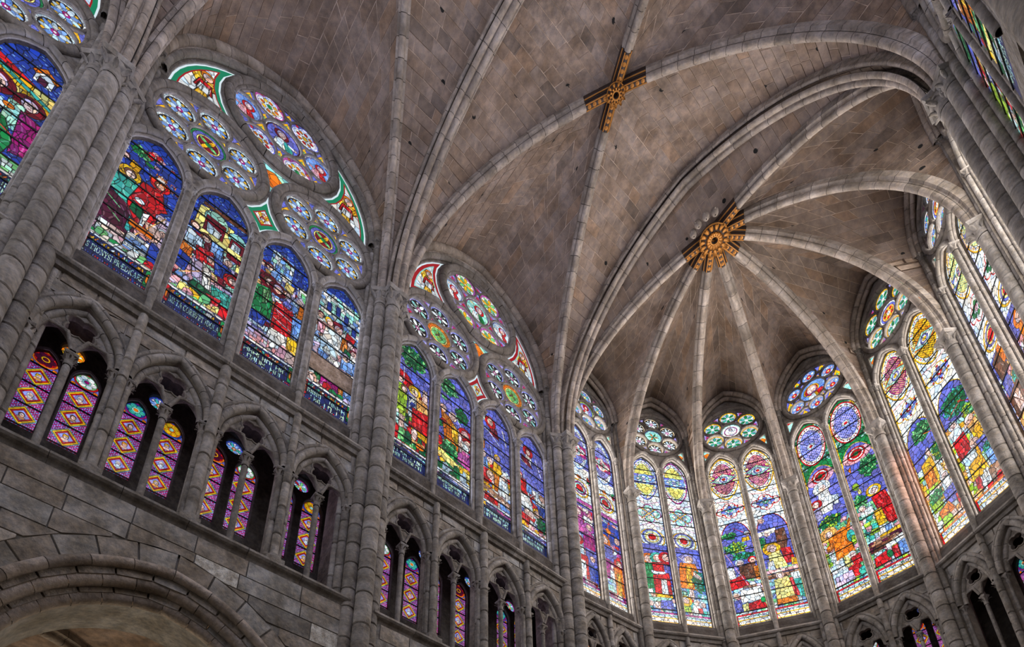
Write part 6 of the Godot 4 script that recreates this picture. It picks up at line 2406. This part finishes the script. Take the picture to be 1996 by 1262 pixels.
func make_atlas() -> ImageTexture:
	var side := 160
	var im := Image.create(side * ATLAS_X, side * ATLAS_Y, false, Image.FORMAT_RGB8)
	for i in ATLAS_X * ATLAS_Y:
		var p := canvas(side, side, 500 + i)
		match i:
			0: flower(p, "W", "K", "b", "w", "M", 8)
			1:
				p.poly("G", [0, 0, 100, 0, 100, 100, 0, 100], 0.0)
				p.ell("g", 50, 50, 49, 49)
				p.ell("G", 50, 50, 46, 46)
				p.ell("V", 50, 50, 40, 40)
				p.ell("y", 50, 50, 30, 30)
				p.ell("r", 50, 50, 26, 26)
				for j in 4: p.ell("Y" if j % 2 else "g", 50 + cos(PI / 2 * j + 0.5) * 14, 50 + sin(PI / 2 * j + 0.5) * 14, 13, 6, 1.3, PI / 2 * j + 0.5)
				p.ell("G", 50, 50, 8, 8)
			2: flower(p, "v", "K", "t", "W", "F", 4, false)
			3:
				p.poly("Y", [0, 0, 100, 0, 100, 100, 0, 100], 0.0)
				p.ell("Y", 50, 50, 49, 49)
				p.ell("O", 50, 50, 45, 45)
				p.ell("y", 50, 50, 34, 34)
				p.ell("g", 50, 50, 29, 29)
				for j in 16: p.ell("L", 50 + cos(j * 2.4) * j * 1.7, 50 + sin(j * 2.4) * j * 1.7, 4, 3, 0.7)
				for j in 3: p.poly("r" if j != 1 else "M", [50, 50, 50 + cos(TAU * j / 3 + 0.3) * 18, 50 + sin(TAU * j / 3 + 0.3) * 18, 50 + cos(TAU * j / 3 + 0.9) * 10, 50 + sin(TAU * j / 3 + 0.9) * 10])
			4: bust(p, "V", "b", "R", "P", "R")
			5: foiled(p, "V", "v", "W", "R", "O", "Y")
			6: foiled(p, "F", "v", "W", "O", "Y", "G")
			7: bust(p, "m", "V", "r", "W", "T", -1.0)
			8: bust(p, "V", "w", "R", "W", "R")
			9: bust(p, "M", "t", "R", "W", "G")
			10:
				p.poly("V", [0, 0, 100, 0, 100, 100, 0, 100], 0.0)
				p.poly("Y", [22, 76, 50, 22, 78, 76])
				p.poly("g", [40, 68, 50, 46, 60, 68])
			11: flower(p, "Y", "w", "T", "G", "W", 6, false)
			12: flower(p, "Y", "K", "W", "w", "F", 5)
			13:
				p.poly("M", [0, 0, 100, 0, 100, 100, 0, 100], 0.0)
				p.ell("t", 50, 50, 46, 46)
				p.ell("W", 50, 50, 42, 42)
				p.ell("M", 50, 50, 31, 31)
				p.ell("W", 50, 50, 27, 27)
				p.draw("r W 36 64 46 40 56 40 66 64 60 72 42 72;h 50 38 8 V;l V 34 50 46 58;l V 66 50 56 60")
			14:
				p.poly("B", [0, 0, 100, 0, 100, 100, 0, 100], 0.0)
				p.ell("t", 50, 50, 44, 44)
				for j in 6: p.poly("G" if j % 2 else "O", [50, 50, 50 + cos(TAU * j / 6 - 0.3) * 16, 50 + sin(TAU * j / 6 - 0.3) * 16, 50 + cos(TAU * j / 6) * 32, 50 + sin(TAU * j / 6) * 32, 50 + cos(TAU * j / 6 + 0.3) * 16, 50 + sin(TAU * j / 6 + 0.3) * 16])
			15:
				p.poly("y", [0, 0, 100, 0, 100, 100, 0, 100], 0.0)
				p.ell("W", 50, 50, 46, 46)
				p.ell("V", 50, 50, 40, 40)
				p.ell("o", 50, 50, 32, 32)
				for j in 10: p.ell("R" if j % 2 else "Y", 50 + cos(TAU * j / 10) * 20, 50 + sin(TAU * j / 10) * 20, 6, 6)
				p.ell("W", 50, 50, 9, 9)
			16:
				p.poly("b", [0, 0, 100, 0, 100, 100, 0, 100], 0.0)
				p.ell("Y", 44, 44, 30, 28)
				p.ell("R", 44, 44, 25, 23)
				p.head(46, 44, 17, "p")
				p.robe("W", [20, 96, 30, 70, 46, 64, 62, 68, 70, 96], 5)
				p.robe("R", [58, 66, 74, 56, 92, 70, 84, 96, 66, 96], 3)
				p.robe("Y", [52, 66, 60, 64, 68, 96, 58, 96], 1)
				p.line(Vector2(0, 58), Vector2(100, 58), 4, "B")
			17:
				p.poly("P", [0, 0, 100, 0, 100, 100, 0, 100], 0.0)
				p.ell("b", 50, 50, 46, 46)
				for j in 6: p.ell("W" if j % 2 else "S", 50 + cos(TAU * j / 6) * 30, 50 + sin(TAU * j / 6) * 30, 10, 9)
				p.ell("R", 50, 50, 17, 17)
				p.ell("y", 50, 50, 7, 7)
			18: flower(p, "W", "V", "b", "T", "Y", 6, false)
			19:
				p.poly("Y", [0, 0, 100, 0, 100, 100, 0, 100], 0.0)
				p.ell("L", 50, 50, 48, 48)
				p.ell("V", 50, 50, 42, 42)
				p.ell("v", 50, 50, 34, 34)
				p.draw("h 50 34 10 R R;r W 34 86 40 50 60 50 66 86;r R 28 66 40 52 46 60 34 80;l R 66 60 76 44")
			20:
				p.poly("v", [0, 0, 100, 0, 100, 100, 0, 100], 0.0)
				p.ell("F", 50, 50, 22, 22)
				p.ell("R", 50, 50, 9, 9)
			22: flower(p, "B", "V", "T", "b", "O", 6, false)
			23: flower(p, "M", "b", "g", "R", "Y", 5, false)
			24: flower(p, "O", "Y", "O", "Y", "b", 6, false)
			25:
				p.quarries(0, 100, "W", "w", 8.0)
				p.draw("r Y 30 20 44 30 50 50 40 60 28 44;r Y 70 20 56 30 50 50 60 60 72 44;h 50 34 8 O;r R 42 48 58 48 62 70 38 70;r W 44 56 56 56 58 74 42 74;r Y 44 72 56 72 60 92 50 96 40 92")
			26: flower(p, "F", "W", "Y", "g", "Y", 8, false)
			27:
				p.poly("T", [0, 0, 100, 0, 100, 100, 0, 100], 0.0)
				p.poly("t", [14, 14, 86, 14, 86, 86, 14, 86])
				p.poly("O", [30, 36, 50, 26, 70, 40, 60, 70, 38, 66])
			28:
				p.poly("R", [0, 0, 100, 0, 100, 100, 0, 100], 0.0)
				p.poly("t", [22, 22, 78, 22, 78, 78, 22, 78])
			_: p.poly("V", [0, 0, 100, 0, 100, 100, 0, 100], 0.0)
		im.blit_rect(p.im, Rect2i(0, 0, side, side), Vector2i((i % ATLAS_X) * side, (i / ATLAS_X) * side))
	return leaded(im, 0, 0, 0.6, 0.35)

func make_glass() -> void:
	make_cells(24)
	var n := 0
	for q in ["C1", "A1", "A2", "A3", "A4", "B1", "B2", "B3", "B4"]:
		n += 1
		bay_light(q, n)
	for j in range(2, 5): mats["C%d" % j] = mats.C1
	for k in 7:
		for s in "LR":
			n += 1
			apse_light("W%d%s" % [k + 1, s], n)
	for j in 4: triforium_light("T%d" % j, j)
	var at := make_atlas()
	glass_mat("atlas", at, E_BAY * 1.15)
	glass_mat("atlas_bright", at, E_APSE)
	glass_mat("glass_white", null, E_BAY, Color(0.85, 0.92, 0.95))
	glass_mat("glass_green", null, E_BAY, Color(0.05, 0.5, 0.36))
	glass_mat("glass_red", null, E_BAY, Color(0.62, 0.07, 0.12))
	glass_mat("glass_teal", null, E_BAY, Color(0.55, 0.8, 0.8))
	glass_mat("fill_glow", null, 1.0, Color(0.9, 0.88, 0.84))  # glow of the unseen panes added as fill
